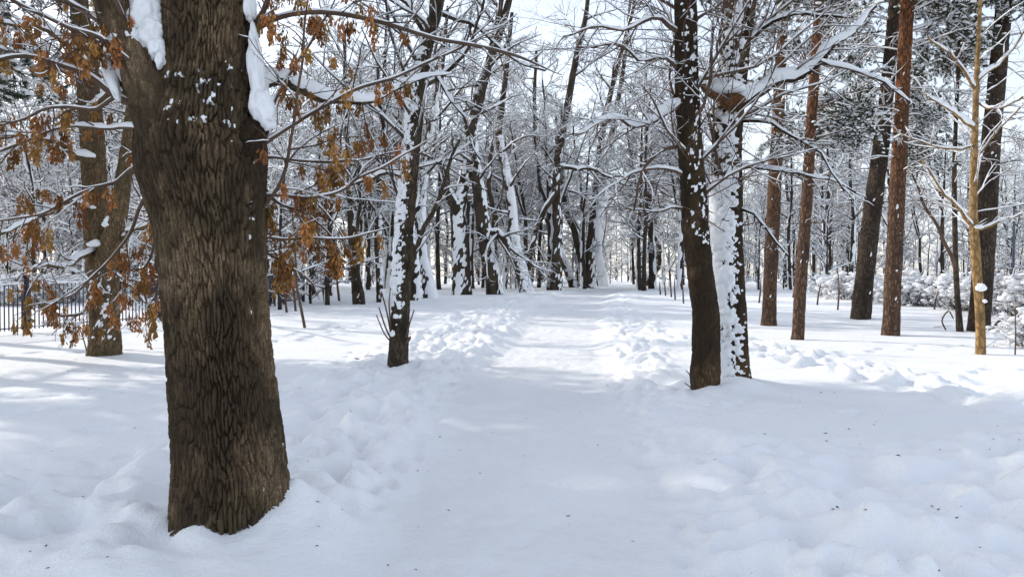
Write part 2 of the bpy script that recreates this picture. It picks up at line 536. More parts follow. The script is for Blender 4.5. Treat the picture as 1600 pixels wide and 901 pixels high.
ROWS, COLS = 580, 580
yr = np.r_[np.linspace(-4, 2.4, 50, endpoint=False), np.geomspace(2.4, 125, ROWS - 50 - 14), np.geomspace(135, 900, 14)]
uu = np.linspace(-1, 1, COLS)
ux = 0.5 * uu + 0.5 * uu ** 3
Wy = 9 + 0.95 * (yr + 4)
GX = ux[None, :] * Wy[:, None]
GY = np.repeat(yr[:, None], COLS, 1)
GZ = macro(GX, GY)
rngG = np.random.default_rng(11)

dist = np.abs(GX - path_c(GY)) - path_h(GY) + 0.35 * fbm2(GX * 0.9, GY * 0.5, 3, 71)
onpath = 1 - sstep(-0.35, 0.25, dist)
near = 1 - sstep(40, 60, GY)
GZ -= 0.10 * onpath
# zone masks (0..1) of trodden snow
left_side = sstep(0.0, 0.35, dist) * (1 - sstep(1.7, 3.0, dist + 0.8 * fbm2(GX * .5, GY * .5, 2, 3))) * (GX < path_c(GY)) * sstep(5.2, 7.0, GY) * near
right_side = sstep(0.0, 0.3, dist) * (1 - sstep(1.0, 1.9, dist + 0.6 * fbm2(GX * .5, GY * .5, 2, 4))) * (GX > path_c(GY)) * sstep(9.0, 12.0, GY) * near
lane_c = 6.3 - 0.10 * (GY - 9) - 0.005 * (GY - 9) ** 2
lane = (1 - sstep(0.55, 1.15, np.abs(GX - lane_c) + 0.3 * fbm2(GX, GY, 2, 8))) * sstep(6.5, 8.5, GY) * (1 - sstep(19, 23, GY))
rfront = sstep(0.1, 0.6, dist) * (GX > path_c(GY)) * (1 - sstep(6.6, 8.4, GY + 0.9 * fbm2(GX * .6, GY * .6, 2, 9)))
lfront = (1 - sstep(0.8, 2.0, np.hypot((GX + 3.0) / 1.2, (GY - 5.4)) + 0.5 * fbm2(GX, GY, 2, 12)))
rough = np.clip(left_side + 0.8 * right_side + lane + 0.8 * rfront + 0.7 * lfront, 0, 1)
# rounded mounds and creases of trodden snow
wx = GX + 0.18 * fbm2(GX * 2, GY * 2, 2, 21); wy = GY + 0.18 * fbm2(GX * 2 + 5, GY * 2, 2, 22)
bil = np.abs(fbm2(wx * 2.1, wy * 1.7, 3, 31))
GZ += rough * 0.27 * (np.sqrt(bil + .01) - 0.35)
GZ += (rough * 0.09 + 0.006) * fbm2(GX * 4.2, GY * 3.6, 3, 41)
GZ += left_side * 0.05 + lane * 0.0 + rfront * 0.16 * fbm2(GX * 1.3, GY * 1.3, 3, 47) + rfront * 0.05
GZ += rough * 0.03 * fbm2(GX * 10, GY * 9, 2, 43)
GZ += rough * 0.10 * (np.sqrt(np.abs(fbm2(wx * 4.6 + 7, wy * 3.9, 2, 33)) + .01) - .4)
# untouched snow: faint wind ripples and hollows
GZ += (1 - onpath) * (0.02 * fbm2(GX * 1.3, GY * 1.8, 4, 51) + 0.03 * fbm2(GX * .35, GY * .45, 2, 52))
# packed path: scuffs along the way of walking
al = GX - path_c(GY)
GZ += onpath * (0.014 * fbm2(al * 9.0, GY * 2.2, 4, 61) + 0.014 * fbm2(al * 3.0, GY * 2.6, 2, 62) + 0.016 * sstep(-0.6, 0.2, dist) * fbm2(al * 5, GY * 4, 3, 63))

def stamp(x, y, ang, L, Wd, depth, rim):
    rad = L * 1.9
    j0, j1 = np.searchsorted(yr, [y - rad, y + rad])
    if j1 - j0 < 2: return
    Wm = Wy[(j0 + j1) // 2]
    k0 = np.searchsorted(ux, (x - rad) / Wm - 0.004); k1 = np.searchsorted(ux, (x + rad) / Wm + 0.004)
    if k1 - k0 < 2: return
    X = GX[j0:j1, k0:k1] - x; Y = GY[j0:j1, k0:k1] - y
    a = X * math.cos(ang) + Y * math.sin(ang); b = -X * math.sin(ang) + Y * math.cos(ang)
    q = np.sqrt((a / L) ** 2 + (b / Wd) ** 2)
    GZ[j0:j1, k0:k1] += -depth * (1 - sstep(0.55, 1.05, q)) + rim * np.exp(-((q - 1.25) / 0.28) ** 2)

def walk(pts, step=0.62, gap=0.13, depth=0.1, jit=0.07, L=0.17, Wd=0.085, rim=0.02):
    c = curve(np.array(pts, float), 200)
    s = np.r_[0, np.cumsum(np.hypot(*np.diff(c, axis=0).T))]
    k, side = 0.0, 1
    while k < s[-1]:
        x = np.interp(k, s, c[:, 0]); y = np.interp(k, s, c[:, 1])
        x2 = np.interp(k + 0.1, s, c[:, 0]); y2 = np.interp(k + 0.1, s, c[:, 1])
        a = math.atan2(y2 - y, x2 - x) if (x2 != x or y2 != y) else 0
        sc = rngG.uniform(.85, 1.15)
        stamp(x - math.sin(a) * gap * side + rngG.normal(0, jit), y + math.cos(a) * gap * side + rngG.normal(0, jit), a + rngG.normal(0, .2), L * sc * 1.15, Wd * sc * 1.2, depth * 1.6 * rngG.uniform(.6, 1.2), rim)
        side = -side; k += step * rngG.uniform(.85, 1.15)

# many prints in the trodden zones
def scatter(n, fx, fy, depth, L=0.16, Wd=0.09, rim=0.02):
    for _ in range(n):
        y = fy(); x = fx(y)
        stamp(x, y, rngG.normal(1.4, 0.6), L * rngG.uniform(.8, 1.2), Wd * rngG.uniform(.85, 1.4), depth * rngG.uniform(.4, 1.2), rim * rngG.uniform(.5, 1.5))
U = rngG.uniform
scatter(330, lambda y: path_c(y) - path_h(y) - 0.2 - abs(rngG.normal(0, 1.0)), lambda: 6 + 24 * U(0, 1) ** 1.5, 0.10)
scatter(260, lambda y: path_c(y) + path_h(y) + 0.15 + abs(rngG.normal(0, 0.7)), lambda: 9 + 24 * U(0, 1) ** 1.5, 0.032)
scatter(230, lambda y: 6.3 - 0.10 * (y - 9) - 0.005 * (y - 9) ** 2 + rngG.normal(0, 0.42), lambda: U(6.5, 22), 0.06)
scatter(110, lambda y: U(1.2, 5.5), lambda: U(2.6, 7.4), 0.09, 0.19, 0.14, 0.03)
scatter(520, lambda y: path_c(y) - path_h(y) + 0.15 - abs(rngG.normal(0, 0.9)), lambda: 5.2 + 11 * U(0, 1) ** 1.3, 0.05, 0.13, 0.065, 0.016)
scatter(300, lambda y: path_c(y) + path_h(y) - 0.15 + abs(rngG.normal(0, 0.5)), lambda: 3.4 + 13 * U(0, 1) ** 1.2, 0.045, 0.12, 0.065, 0.015)
scatter(150, lambda y: U(1.4, 5.5), lambda: U(2.8, 7.4), 0.045, 0.12, 0.07, 0.015)
scatter(60, lambda y: U(-5.2, -1.6), lambda: U(4.2, 6.4), 0.04, 0.12, 0.07, 0.015)
scatter(26, lambda y: rngG.normal(-3.0, 0.75), lambda: rngG.normal(5.3, 0.6), 0.11, 0.16, 0.1)
scatter(420, lambda y: path_c(y) + rngG.normal(0, 0.7), lambda: 3 + 22 * U(0, 1) ** 1.4, 0.02, 0.14, 0.055, 0.002)
# single deep holes and lines of prints in the untouched snow
for x, y, a in ((-3.2, 6.3, 0.5), (-3.02, 4.86, 0.3), (-4.3, 8.2, 0.2), (-2.7, 8.6, 0.1), (-5.8, 9.2, 0.6), (-3.9, 5.5, .9), (4.9, 6.1, .4), (5.4, 5.2, .2)):
    stamp(x, y, a, 0.21, 0.14, 0.19, 0.015)
walk([(-9, 9.3), (-6.5, 10.4), (-4.2, 11.6), (-2.4, 12.0)], depth=0.09)
walk([(-9, 9.6), (-6.8, 10.1), (-4.2, 10.6), (-2.6, 10.8)], depth=0.06)
walk([(-9, 8.6), (-6.4, 9.0), (-4.0, 9.5)], depth=0.07)
walk([(-12, 14.8), (-9, 16.4), (-6.6, 17.8), (-5, 20), (-4.4, 25)], depth=0.09)
walk([(-3.5, 14), (-2.4, 16), (-1.6, 20), (-0.8, 26)], depth=0.08)
walk([(-7, 13.2), (-4, 14.4), (-1.6, 15.4), (0, 16.5)], depth=0.09)
walk([(6.2, 12.2), (8, 13.4), (10.5, 13.6), (13, 14)], depth=0.09)
walk([(6.0, 15.5), (7.5, 16.6), (9.5, 17.4), (12.5, 18.2)], depth=0.08)
walk([(2.2, 9.6), (4.0, 9.3), (6.0, 8.7)], depth=0.05)
walk([(-3, 22), (-1.5, 23), (0, 24)], depth=0.07)

for _ in range(2):                                       # settle sharp crests
    Zb = GZ.copy()
    Zb[1:-1, 1:-1] = (GZ[1:-1, 1:-1] * 4 + GZ[:-2, 1:-1] * 2 + GZ[2:, 1:-1] * 2 + GZ[1:-1, :-2] * 2 + GZ[1:-1, 2:] * 2 + GZ[:-2, :-2] + GZ[2:, 2:] + GZ[:-2, 2:] + GZ[2:, :-2]) / 16
    mk = np.clip(1.4 - GY / 14, .25, 1)
    GZ = GZ * (1 - mk) + Zb * mk

def mound(x, y, r, h, sx=1.0):
    q = np.hypot((GX - x) / sx, GY - y)
    sel = q < r * 3
    GZ[sel] += h * np.exp(-(q[sel] / r) ** 2)

def gz(x, y):
    j = float(np.interp(y, yr, np.arange(len(yr)))); j0 = min(int(j), len(yr) - 2); fj = j - j0
    out = 0
    for jj, wt in ((j0, 1 - fj), (j0 + 1, fj)):
        k = float(np.interp(x / Wy[jj], ux, np.arange(COLS))); k0 = min(int(k), COLS - 2); fk = k - k0
        out += wt * (GZ[jj, k0] * (1 - fk) + GZ[jj, k0 + 1] * fk)
    return float(out)

def depth_of(px, py):
    """Depth at which the ground meets the line of sight."""
    lo, hi = 2.0, 140.0
    f = lambda d: at(px, py, d)[2] - float(macro(np.array([at(px, py, d)[0]]), np.array([at(px, py, d)[1]]))[0])
    for _ in range(50):
        m = (lo + hi) / 2
        if f(m) > 0: lo = m
        else: hi = m
    return lo

BASES = [(360, 818), (163, 557), (622, 583), (1100, 612), (1145, 600)]
for (bx, by), r, h in zip(BASES, (0.5, 0.55, 0.4, 0.42, 0.5), (0.05, 0.05, 0.04, 0.03, 0.10)):
    p = at(bx, by, depth_of(bx, by))
    mound(p[0], p[1], r, h)
p = at(455, 790, 5.2); mound(p[0] + .02, p[1] + .05, 0.26, 0.20)
p = at(1165, 606, 11.0); mound(p[0] - .05, p[1], 0.34, 0.14)

rr, cc = len(yr), COLS
idx = (np.arange(rr - 1)[:, None] * cc + np.arange(cc - 1)[None, :])
GF = np.stack([idx, idx + 1, idx + cc + 1, idx + cc], -1).reshape(-1, 4)
gme = mesh("snow_ground", np.stack([GX, GY, GZ], -1), GF, M['ground'])
ga = gme.attributes.new("packed", 'FLOAT', 'POINT')          # trodden, slightly dirty snow of the path
ga.data.foreach_set("value", np.clip(onpath * (.8 + .5 * fbm2(GX * 1.7, GY * 1.2, 3, 88)), 0, 1).astype(np.float32).ravel())
gn = M['ground'].node_tree
at_ = gn.nodes.new("ShaderNodeAttribute"); at_.attribute_name = "packed"
gm = gn.nodes.new("ShaderNodeMixRGB"); gm.inputs[1].default_value = (.88, .89, .905, 1); gm.inputs[2].default_value = (.81, .815, .825, 1)
gn.links.new(at_.outputs["Fac"], gm.inputs[0]); gn.links.new(gm.outputs[0], gn.nodes["Principled BSDF"].inputs["Base Color"])
ob("snow_ground", gme, kind="structure")

# ------------------------------------------------------------------ trees
TRI = {}
def px_line(pts, d0, d1=None):
    """(px, py, width px) points from base to top, with depth running d0..d1 -> x, y, z, radius."""
    n = len(pts)
    out = []
    for k, (x, y, wd) in enumerate(pts):
        d = d0 + (0 if d1 is None else (d1 - d0) * k / (n - 1))
        p = at(x, y, d)
        out.append([*p, wd / 2 / FPX * d])
    return np.array(out)

def sink(P4, by=0.35):
    a = P4[0].copy(); d = unit(P4[0, :3] - P4[1, :3]); d = unit(d * 0.4 + np.array([0, 0, -1.0]))
    a[:3] += d * by
    return np.vstack([a, P4])

class Tree:
    def __init__(self, name, label, cat="tree", group=None, base=(0, 0, 0), seed=0):
        self.root = ob(name, None, None, base, label=label, cat=cat, group=group)
        self.base = np.array(base, float)
        self.rng = np.random.default_rng(seed)
        self.tw, self.sn = Acc(), Acc()
        self.seed = seed
    def part(self, name, V, F, mat, kind=None, parent=None):
        V = np.asarray(V).reshape(-1, 3) - self.base
        return ob(name, mesh(name, V, F, mat), parent or self.root, kind=kind)
    def trunk(self, P4, rings, sides, mat, lump=.05, bark=None, flare=0.0, flare_h=.4, name="trunk", cap=True, seed=0, ang=None, rt=None):
        V, D, C, R, s = trunk_grid(P4, rings, sides, lump, bark, self.seed + seed, flare, flare_h, ang, rt)
        F = [grid_faces(rings, sides)]
        c, cf = cap_end(V)
        VV = np.vstack([V.reshape(-1, 3), c[None]])
        self.part(name, VV, F + [cf], mat)
        return V, D, C, R, s
    def twigs(self, P, R, sides=3, snow=0.0, cover=.9, ssides=4, cut=0.25):
        self.tw.add(*tubes(P, R, sides))
        if snow:
            self.sn.add(*snow_on(P, R, snow, ssides, self.rng, cover, cut))
    def limb(self, P4, n, sides, mat, snow=0.0, lump=.08, name="limb", cover=1.0, cut=0.25):
        """A branch thick enough to be a part of its own. Returns its centre line as (1,n,3),(1,n)."""
        if n >= 10:
            c = curve(P4, n)
            t = np.linspace(0, 1, n)[:, None]
            wig = sum(np.sin(t * f + self.rng.uniform(0, 6.28, 3)) * a for f, a in ((9, 1.0), (17, .6), (31, .35)))
            c[:, :3] += wig * c[:, 3].max() * .45 * np.minimum(t * 6, 1)
            P4 = c
        V, D, C, R, s = trunk_grid(P4, n, sides, lump, None, self.seed + self.tw.n % 97)
        c, cf = cap_end(V)
        self.part(name, np.vstack([V.reshape(-1, 3), c[None]]), [grid_faces(n, sides), cf], mat)
        if snow:
            self.sn.add(*snow_on(C[None], R[None], snow, 7, self.rng, cover, cut))
        return C[None], R[None]
    def finish(self, twmat=None, snowmat=None, crown="crown"):
        if self.tw.n:
            me = self.tw.mesh(crown, twmat or M['twig']); ob_ = ob(crown, me, self.root, kind="stuff")
            me.transform(Matrix.Translation(Vector(-self.base)))
        if self.sn.n:
            me = self.sn.mesh("snow_cover", snowmat or M['snow']); ob("snow_cover", me, self.root, kind="stuff")
            me.transform(Matrix.Translation(Vector(-self.base)))
        TRI[self.root.name] = (self.tw.tris(), self.sn.tris())
        return self.root

def cat_(*prs):
    """Join branch sets with equal point counts."""
    return np.concatenate([p[0] for p in prs]), np.concatenate([p[1] for p in prs])

# ---- seed clusters of the ash-leaved maple
def seed_mesh(seed, k=16, length=0.13, width=0.05):
    r = np.random.default_rng(seed)
    A = Acc()
    st = np.array([[[0, 0, 0.02], [r.normal(0, .006), r.normal(0, .006), -length * .45], [0, 0, -length]]])
    A.add(*tubes(st, np.full((1, 3), 0.0016), 3))
    for i in range(k):
        z = -length * r.uniform(.05, 1.0)
        a = r.uniform(0, 6.28); out = np.array([math.cos(a), math.sin(a), 0]) * r.uniform(.25, 1.0) * width
        p0 = np.array([0, 0, z]); p1 = p0 + out * .55 + [0, 0, -.008]
        d = unit(out * .25 + np.array([0, 0, -.05]) + r.normal(0, .010, 3))
        s = unit(np.cross(d, r.normal(0, 1, 3))); n = np.cross(d, s)
        L = r.uniform(.034, .045); wd = r.uniform(.009, .013)
        v = [p1, p1 + d * L * .35 + s * wd * .55, p1 + d * L * .8 + s * wd + n * .004, p1 + d * L + n * .006, p1 + d * L * .75 - s * wd * .35, p1 + d * L * .3 - s * wd * .3 + n * .003]
        A.add(np.array(v), np.array([[0, 1, 5], [1, 2, 5], [2, 4, 5], [2, 3, 4]]))
    return A.mesh("seed_cluster", M['seed'], smooth=False)
SEEDS = [seed_mesh(900 + k, (36, 44, 52, 30)[k], (.10, .13, .16, .08)[k], (.042, .048, .056, .04)[k]) for k in range(4)]
def hang_seeds(T, P, R, n, scale=(0.8, 1.3), test=None):
    B, M_, _ = P.shape
    rng = T.rng
    got = 0
    for _ in range(n * 12):
        b = rng.integers(B); t = rng.uniform(.25, 1) * (M_ - 1); i = min(int(t), M_ - 2); f = t - i
        p = P[b, i] * (1 - f) + P[b, i + 1] * f
        if test and not test(p): continue
        sc = rng.uniform(*scale)
        o = ob("seed_cluster", SEEDS[rng.integers(4)], T.root, Vector(p - T.base), rot=(rng.normal(0, .15), rng.normal(0, .15), rng.uniform(0, 6.28)))
        o.scale = (sc * rng.uniform(.85, 1.2), sc * rng.uniform(.85, 1.2), sc)
        got += 1
        if got >= n: break

def to_px(p):
    v = np.asarray(p) - [0, 0, CAM_Z]
    d = v @ CF
    return 800 + FPX * v[0] / d, 450.5 - FPX * (v @ CU) / d, d

# ================================================================ big foreground maple
d = depth_of(360, 818)
P4 = px_line([(362, 822, 168), (357, 700, 156), (345, 560, 150), (336, 440, 150), (325, 330, 166), (314, 240, 190), (318, 170, 170), (322, 100, 146), (322, 40, 138), (320, -60, 130), (335, -200, 116), (345, -420, 95), (350, -700, 70)], d, d + .25)
b0 = P4[0, :3].copy()
T = Tree("maple_tree", "thick dark furrowed maple trunk in the foreground with hanging brown seed clusters", base=b0, seed=101)
fa = np.r_[np.linspace(math.pi * .93, math.pi * 2.07, 230), np.linspace(math.pi * 2.07, math.pi * 2.93, 44)[1:-1]] + math.pi * 0   # finer bark towards the path
rt_ = np.r_[np.linspace(0, .56, 480), np.linspace(.56, 1, 30)[1:]]
V, D, C, R, s = T.trunk(sink(P4, .3), len(rt_), len(fa), M['bark_big'], .05, (0.040, 36, 6.0), .10, .45, ang=fa, rt=rt_)
cb_ = curve(P4, 28); big = (cb_[None, :, :3], cb_[None, :, 3])
T.sn.add(*compact(*snow_shell(V[::2, ::2], D[::2, ::2], s[::2], (0.2, -1, 0.0), 1.0, .02, 20, 7, 2.6, 3.55)))
T.sn.add(*compact(*snow_shell(V[::2, ::2], D[::2, ::2], s[::2], (1, -.3, 0), 1.10, .02, 20, 9, .3, 3.4)))
# left stem of the fork
LP = px_line([(300, 300, 70), (262, 200, 84), (222, 120, 68), (190, 50, 54), (168, -10, 48), (140, -120, 46), (95, -330, 42), (60, -560, 26)], d - .05, d - .25)
Vl, Dl, Cl, Rl, sl_ = T.trunk(LP, 160, 80, M['bark_big'], .06, (0.035, 25, 5.5), name="stem", seed=3)
leftstem = (Cl[None, ::8], Rl[None, ::8])
T.sn.add(*compact(*snow_shell(Vl, Dl, sl_, (-.5, .2, .6), .62, .05, 7, 12, .55, 2.6)))
# broken stub on the right with its heap of snow
SP = px_line([(350, 275, 40), (384, 228, 50), (404, 196, 36), (408, 180, 22)], d - .02, d - .04)
T.trunk(SP, 60, 60, M['bark_twin'], .16, (0.03, 25, 9.0), name="broken_stub", seed=5)
def pad(T, px, py, dd, r, seed, rot=None, rough=.2, flat=.6, name="snow_lump"):
    V_, F_ = lump(at(px, py, dd), r, seed, rot, rough, flat)
    T.part(name, V_, F_, M['snowl'])
A = Acc()
A.add(*lump(at(404, 122, d - .02), (.055, .11, .27), 4, (0, -.10, 0), .2, 1.0))
A.add(*lump(at(411, 168, d - .06), (.07, .1, .13), 14, (0, -.3, 0), .25, 1.0))
A.add(*lump(at(398, 78, d + .02), (.03, .07, .16), 24, (0, -.05, 0), .2, 1.0))
T.part("snow_lump", np.vstack(A.V), np.vstack(A.T), M['snowl'])
A = Acc()
for x, y, dd, r, q in ((212, -70, -.02, (.17, .14, .25), 25), (222, -12, -.06, (.13, .12, .17), 5), (228, 26, -.10, (.105, .11, .13), 15), (236, 54, -.14, (.075, .09, .10), 16), (244, 78, -.18, (.045, .06, .07), 17), (215, 60, -.16, (.05, .06, .06), 18), (250, 96, -.20, (.022, .04, .05), 19)):
    A.add(*lump(at(x, y, d + dd), r, q, (0, .15, 0), .24, 1.0))
T.part("snow_lump", np.vstack(A.V), np.vstack(A.T), M['snowl'])
A = Acc()
A.add(*lump(at(390, 12, d + .02), (.035, .07, .10), 6, None, .2, 1.0))
T.part("snow_lump", np.vstack(A.V), np.vstack(A.T), M['snowl'])
A = Acc()
A.add(*lump(at(172, 118, d - .2), (.03, .07, .16), 8, (0, -.35, 0), .2, 1.0))
T.part("snow_lump", np.vstack(A.V), np.vstack(A.T), M['snowl'])
# hand-placed limbs, the ones the photograph shows
limbs = []
def hb(pts, d0, d1, n=14, snow=0.004, mat='twig_warm', cover=1.0):
    x0, y0 = pts[0][:2]
    on_stem = x0 < 300 and y0 < 180
    d0 = d - .13 if on_stem else max(d0, d + .12)
    q_ = px_line(pts, d0, d1); q_[-1, 3] *= .35
    root = q_[0].copy(); root[:3] = at(x0 + (34 if x0 < 300 else -40), y0 + 6, d0)
    q_ = np.vstack([root, q_])
    l = T.limb(q_, n * 2, 8, M[mat], snow, .05, cover=cover)
    limbs.append(l)
hb([(205, 162, 13), (175, 148, 11), (130, 118, 9), (80, 98, 8), (20, 90, 7), (-60, 95, 6), (-200, 120, 4)], d - .2, d - .5)
hb([(240, 130, 11), (205, 96, 9), (160, 66, 8), (100, 40, 7), (20, 0, 6), (-60, -50, 4)], d - .25, d - .6)
hb([(236, 100, 10), (196, 58, 9), (140, 22, 8), (80, -12, 7), (0, -50, 5)], d - .2, d + .3)
hb([(206, 62, 9), (190, 24, 8), (172, -12, 7), (150, -70, 6)], d - .25, d - .4)
hb([(378, 62, 14), (396, 42, 11), (446, 23, 9), (520, 23, 8), (600, 40, 7.5), (680, 56, 6.5), (740, 68, 6), (800, 86, 5), (880, 118, 3)], d - .1, d + .9, 20)
hb([(400, 232, 9), (440, 205, 7), (500, 172, 6.5), (560, 138, 6), (620, 116, 5), (700, 84, 4), (790, 40, 3)], d - .1, d + .8, 16)
hb([(398, 306, 8), (440, 305, 6), (490, 306, 5.5), (530, 297, 5), (559, 282, 4.5), (600, 262, 4), (640, 234, 3), (690, 205, 2)], d - .1, d + .7, 16, .003)
hb([(398, 350, 7), (412, 326, 6), (432, 294, 5.5), (449, 243, 5), (461, 180, 4.5), (470, 110, 4), (478, 40, 3.5), (484, -40, 3)], d - .1, d - .1, 16, 0)
hb([(404, 250, 7), (440, 247, 5), (490, 250, 4.5), (540, 253, 4), (585, 246, 3.5), (640, 232, 2.5)], d - .05, d + .9, 14, .003)
hb([(400, 280, 6), (420, 300, 5), (442, 320, 4.5), (478, 335, 4), (510, 362, 3), (535, 400, 2)], d - .05, d + .5, 12, .003)
hb([(402, 372, 6), (440, 372, 5), (490, 371, 4.5), (535, 373, 4), (575, 366, 3.5), (612, 352, 2.5)], d - .05, d + .6, 12, .003)
hb([(398, 60, 12), (412, 20, 9), (424, -20, 8), (450, -90, 6)], d - .05, d + .1, 10)
hb([(392, 150, 20), (432, 118, 18), (462, 134, 16), (500, 152, 14), (540, 163, 12), (590, 156, 9), (640, 128, 6), (700, 110, 4)], d + .2, d + 1.6, 18, .034, 'bark_mid')
hb([(404, 195, 9), (425, 168, 7), (445, 130, 6), (470, 90, 5), (500, 40, 4), (540, -30, 3)], d, d + .5, 12, .003)
hb([(215, 260, 6), (180, 285, 5), (130, 300, 4.5), (70, 330, 4), (10, 345, 3.5), (-60, 350, 3)], d - .1, d + 1.2, 14, .003)
hb([(225, 310, 6), (200, 370, 5), (160, 420, 4), (120, 455, 3.5), (80, 470, 3), (40, 478, 2)], d, d + 1.4, 14, .003)
hb([(212, 200, 7), (170, 200, 6), (110, 195, 5), (50, 218, 5), (0, 236, 4), (-60, 250, 3)], d, d + 1.3, 14, .012)
hb([(230, 280, 6), (245, 350, 4.5), (236, 400, 4), (222, 430, 3.5), (228, 470, 3), (240, 500, 2)], d + .1, d + 1.6, 12, .003)
hb([(240, 330, 6), (252, 400, 4), (246, 450, 3.5), (243, 490, 2.5)], d + .3, d + 1.5, 10, .003)
hb([(200, 140, 7), (150, 170, 6), (90, 165, 5), (30, 190, 4), (-40, 200, 3)], d - .1, d + .9, 12, .003)
hb([(402, 390, 6), (430, 402, 4.5), (460, 420, 4), (485, 440, 3), (500, 468, 2)], d, d + .7, 10, .003)
HL = [c for c in limbs]
sets = []
for P_, R_b in HL:
    q = spawn(T.rng, P_, R_b, 9, (.2, 1), (48, 14), (.18, .42), 7, -.03, .13, .6, .0022, .006)
    sets.append(q)
A2 = cat_(*sets)
T.twigs(*A2, 4, .004, .3)
A3 = spawn(T.rng, *A2, 4, (.2, 1), (45, 15), (.3, .6), 5, -.05, .16, .7, .0016, .003)
T.twigs(*A3, 3, .003, .25, 3)
vis = lambda p: (lambda q: (q[0] < 238 and q[1] < 520 and q[1] > 15) or (412 < q[0] < 640 and q[1] < 430))(to_px(p))
for P_, R_b in HL:
    hang_seeds(T, P_, R_b, 4, (.8, 1.2), vis)
hang_seeds(T, *A2, 110, (.75, 1.2), vis)
hang_seeds(T, *A3, 100, (.7, 1.1), vis)
# crown above the frame
ct = spawn(T.rng, *big, 9, (.62, 1), (50, 12), (-1.8, -3.0), 9, .05, .12, .5, .012, .07)
cl = spawn(T.rng, *leftstem, 7, (.45, 1), (50, 14), (-1.5, -2.6), 9, .04, .12, .5, .012, .06)
cu = cat_(ct, cl)
T.twigs(*cu, 6, .035, .9, 5)
c2 = spawn(T.rng, *cu, 7, (.2, 1), (46, 14), (.3, .6), 6, .0, .14, .6, .005, .02)
T.twigs(*c2, 4, .014, .9)
c3 = spawn(T.rng, *c2, 6, (.15, 1), (45, 14), (.3, .6), 5, -.01, .16, .6, .003, .008)
T.twigs(*c3, 3, .007, .8, 3)
T.finish(M['twig_warm'])

# ================================================================ generic broadleaf crown
def crown(T, axis, n1, t1, len1, n2, n3, n4=0, ang1=52, bias=.03, s1=.03, s2=.018, s3=.010, wob=.13, r1=.5, tip=.004, droop=0.0, limbs_as_parts=0, mat=None, rmax1=.09):
    P1, R1 = spawn(T.rng, *axis, n1, t1, (ang1, 12), len1, 8, bias, wob, r1, tip * 3, rmax1)
    if limbs_as_parts:
        k = min(limbs_as_parts, len(P1))
        order = np.argsort(-R1[:, 0])[:k]
        for b in order:
            T.limb(np.c_[P1[b], R1[b]], 12, 7, mat, s1)
        rest = np.setdiff1d(np.arange(len(P1)), order)
        if len(rest): T.twigs(P1[rest], R1[rest], 5, s1, .95, 5)
    else:
        T.twigs(P1, R1, 5, s1, .95, 5)
    P2, R2 = spawn(T.rng, P1, R1, n2, (.15, 1), (46, 14), (.3, .6), 5, bias * .4 - droop, wob * 1.1, .6, tip * 1.6, .03)
    T.twigs(P2, R2, 4, s2, .95)
    P3, R3 = spawn(T.rng, P2, R2, n3, (.12, 1), (45, 15), (.3, .65), 4, -droop, wob * 1.2, .6, tip, .012)
    T.twigs(P3, R3, 3, s3, .9, 3)
    P4_, R4_ = P3, R3
    if n4:
        P4_, R4_ = spawn(T.rng, P3, R3, n4, (.15, 1), (45, 15), (.4, .8), 3, -droop, wob * 1.3, .7, tip * .8, .008)
        T.twigs(P4_, R4_, 3, s3 * .8, .85, 3)
    return (P1, R1), (P2, R2), (P3, R3), (P4_, R4_)

def arcs(T, axis, n, tr, L, r, snow=.003, bias=-.015, ang=65, n2=9, n3=3, cover=.3):
    P1, R1 = spawn(T.rng, *axis, n, tr, (ang, 14), (-L[0], -L[1]), 14, bias, .075, .5, .0022, r)
    T.twigs(P1, R1, 4, snow * 1.6, cover, 4)
    P2, R2 = spawn(T.rng, P1, R1, n2, (.15, 1), (42, 14), (.15, .4), 7, bias, .10, .6, .0018, r * .5)
    T.twigs(P2, R2, 3, snow, cover, 3)
    P3, R3 = spawn(T.rng, P2, R2, n3, (.15, 1), (42, 14), (.3, .6), 4, bias, .12, .7, .0015, r * .3)
    T.twigs(P3, R3, 3)

# ================================================================ seed-laden maple by the fence
d = depth_of(163, 557)
P4 = px_line([(163, 560, 50), (163, 520, 45), (161, 460, 44), (159, 410, 48), (155, 375, 44), (150, 320, 36), (146, 250, 34), (140, 160, 32), (128, 60, 28), (118, -60, 24), (105, -220, 14), (100, -330, 6)], d, d + .3)
T = Tree("maple_tree", "brown maple full of rusty seed clusters beside the iron fence", base=P4[0, :3], seed=202)
V, D, C, R, s = T.trunk(sink(P4, .3), 260, 72, M['bark_leaf'], .06, (0.03, 22, 6.0), .12, .4)
T.sn.add(*compact(*snow_shell(V, D, s, (.5, -1, .0), .90, .035, 12, 31, .4, 2.4)))
ax1 = (C[None, ::8], R[None, ::8])
SP = px_line([(160, 420, 30), (172, 380, 32), (184, 340, 26), (196, 260, 22), (206, 180, 19), (222, 60, 16), (240, -120, 9)], d - .1, d - .6)
Vs, Ds, Cs, Rs, ss = T.trunk(SP, 100, 36, M['bark_leaf'], .06, (0.02, 22, 6.0), name="stem", seed=2)
ax2 = (Cs[None, ::5], Rs[None, ::5])
A = Acc()
A.add(*lump(at(176, 352, d - .2), (.20, .18, .16), 41, (0, .3, 0), .3))
A.add(*lump(at(148, 382, d - .3), (.13, .12, .09), 42, None, .3))
T.part("snow_lump", np.vstack(A.V), np.vstack(A.T), M['snowl'])
hbl = []
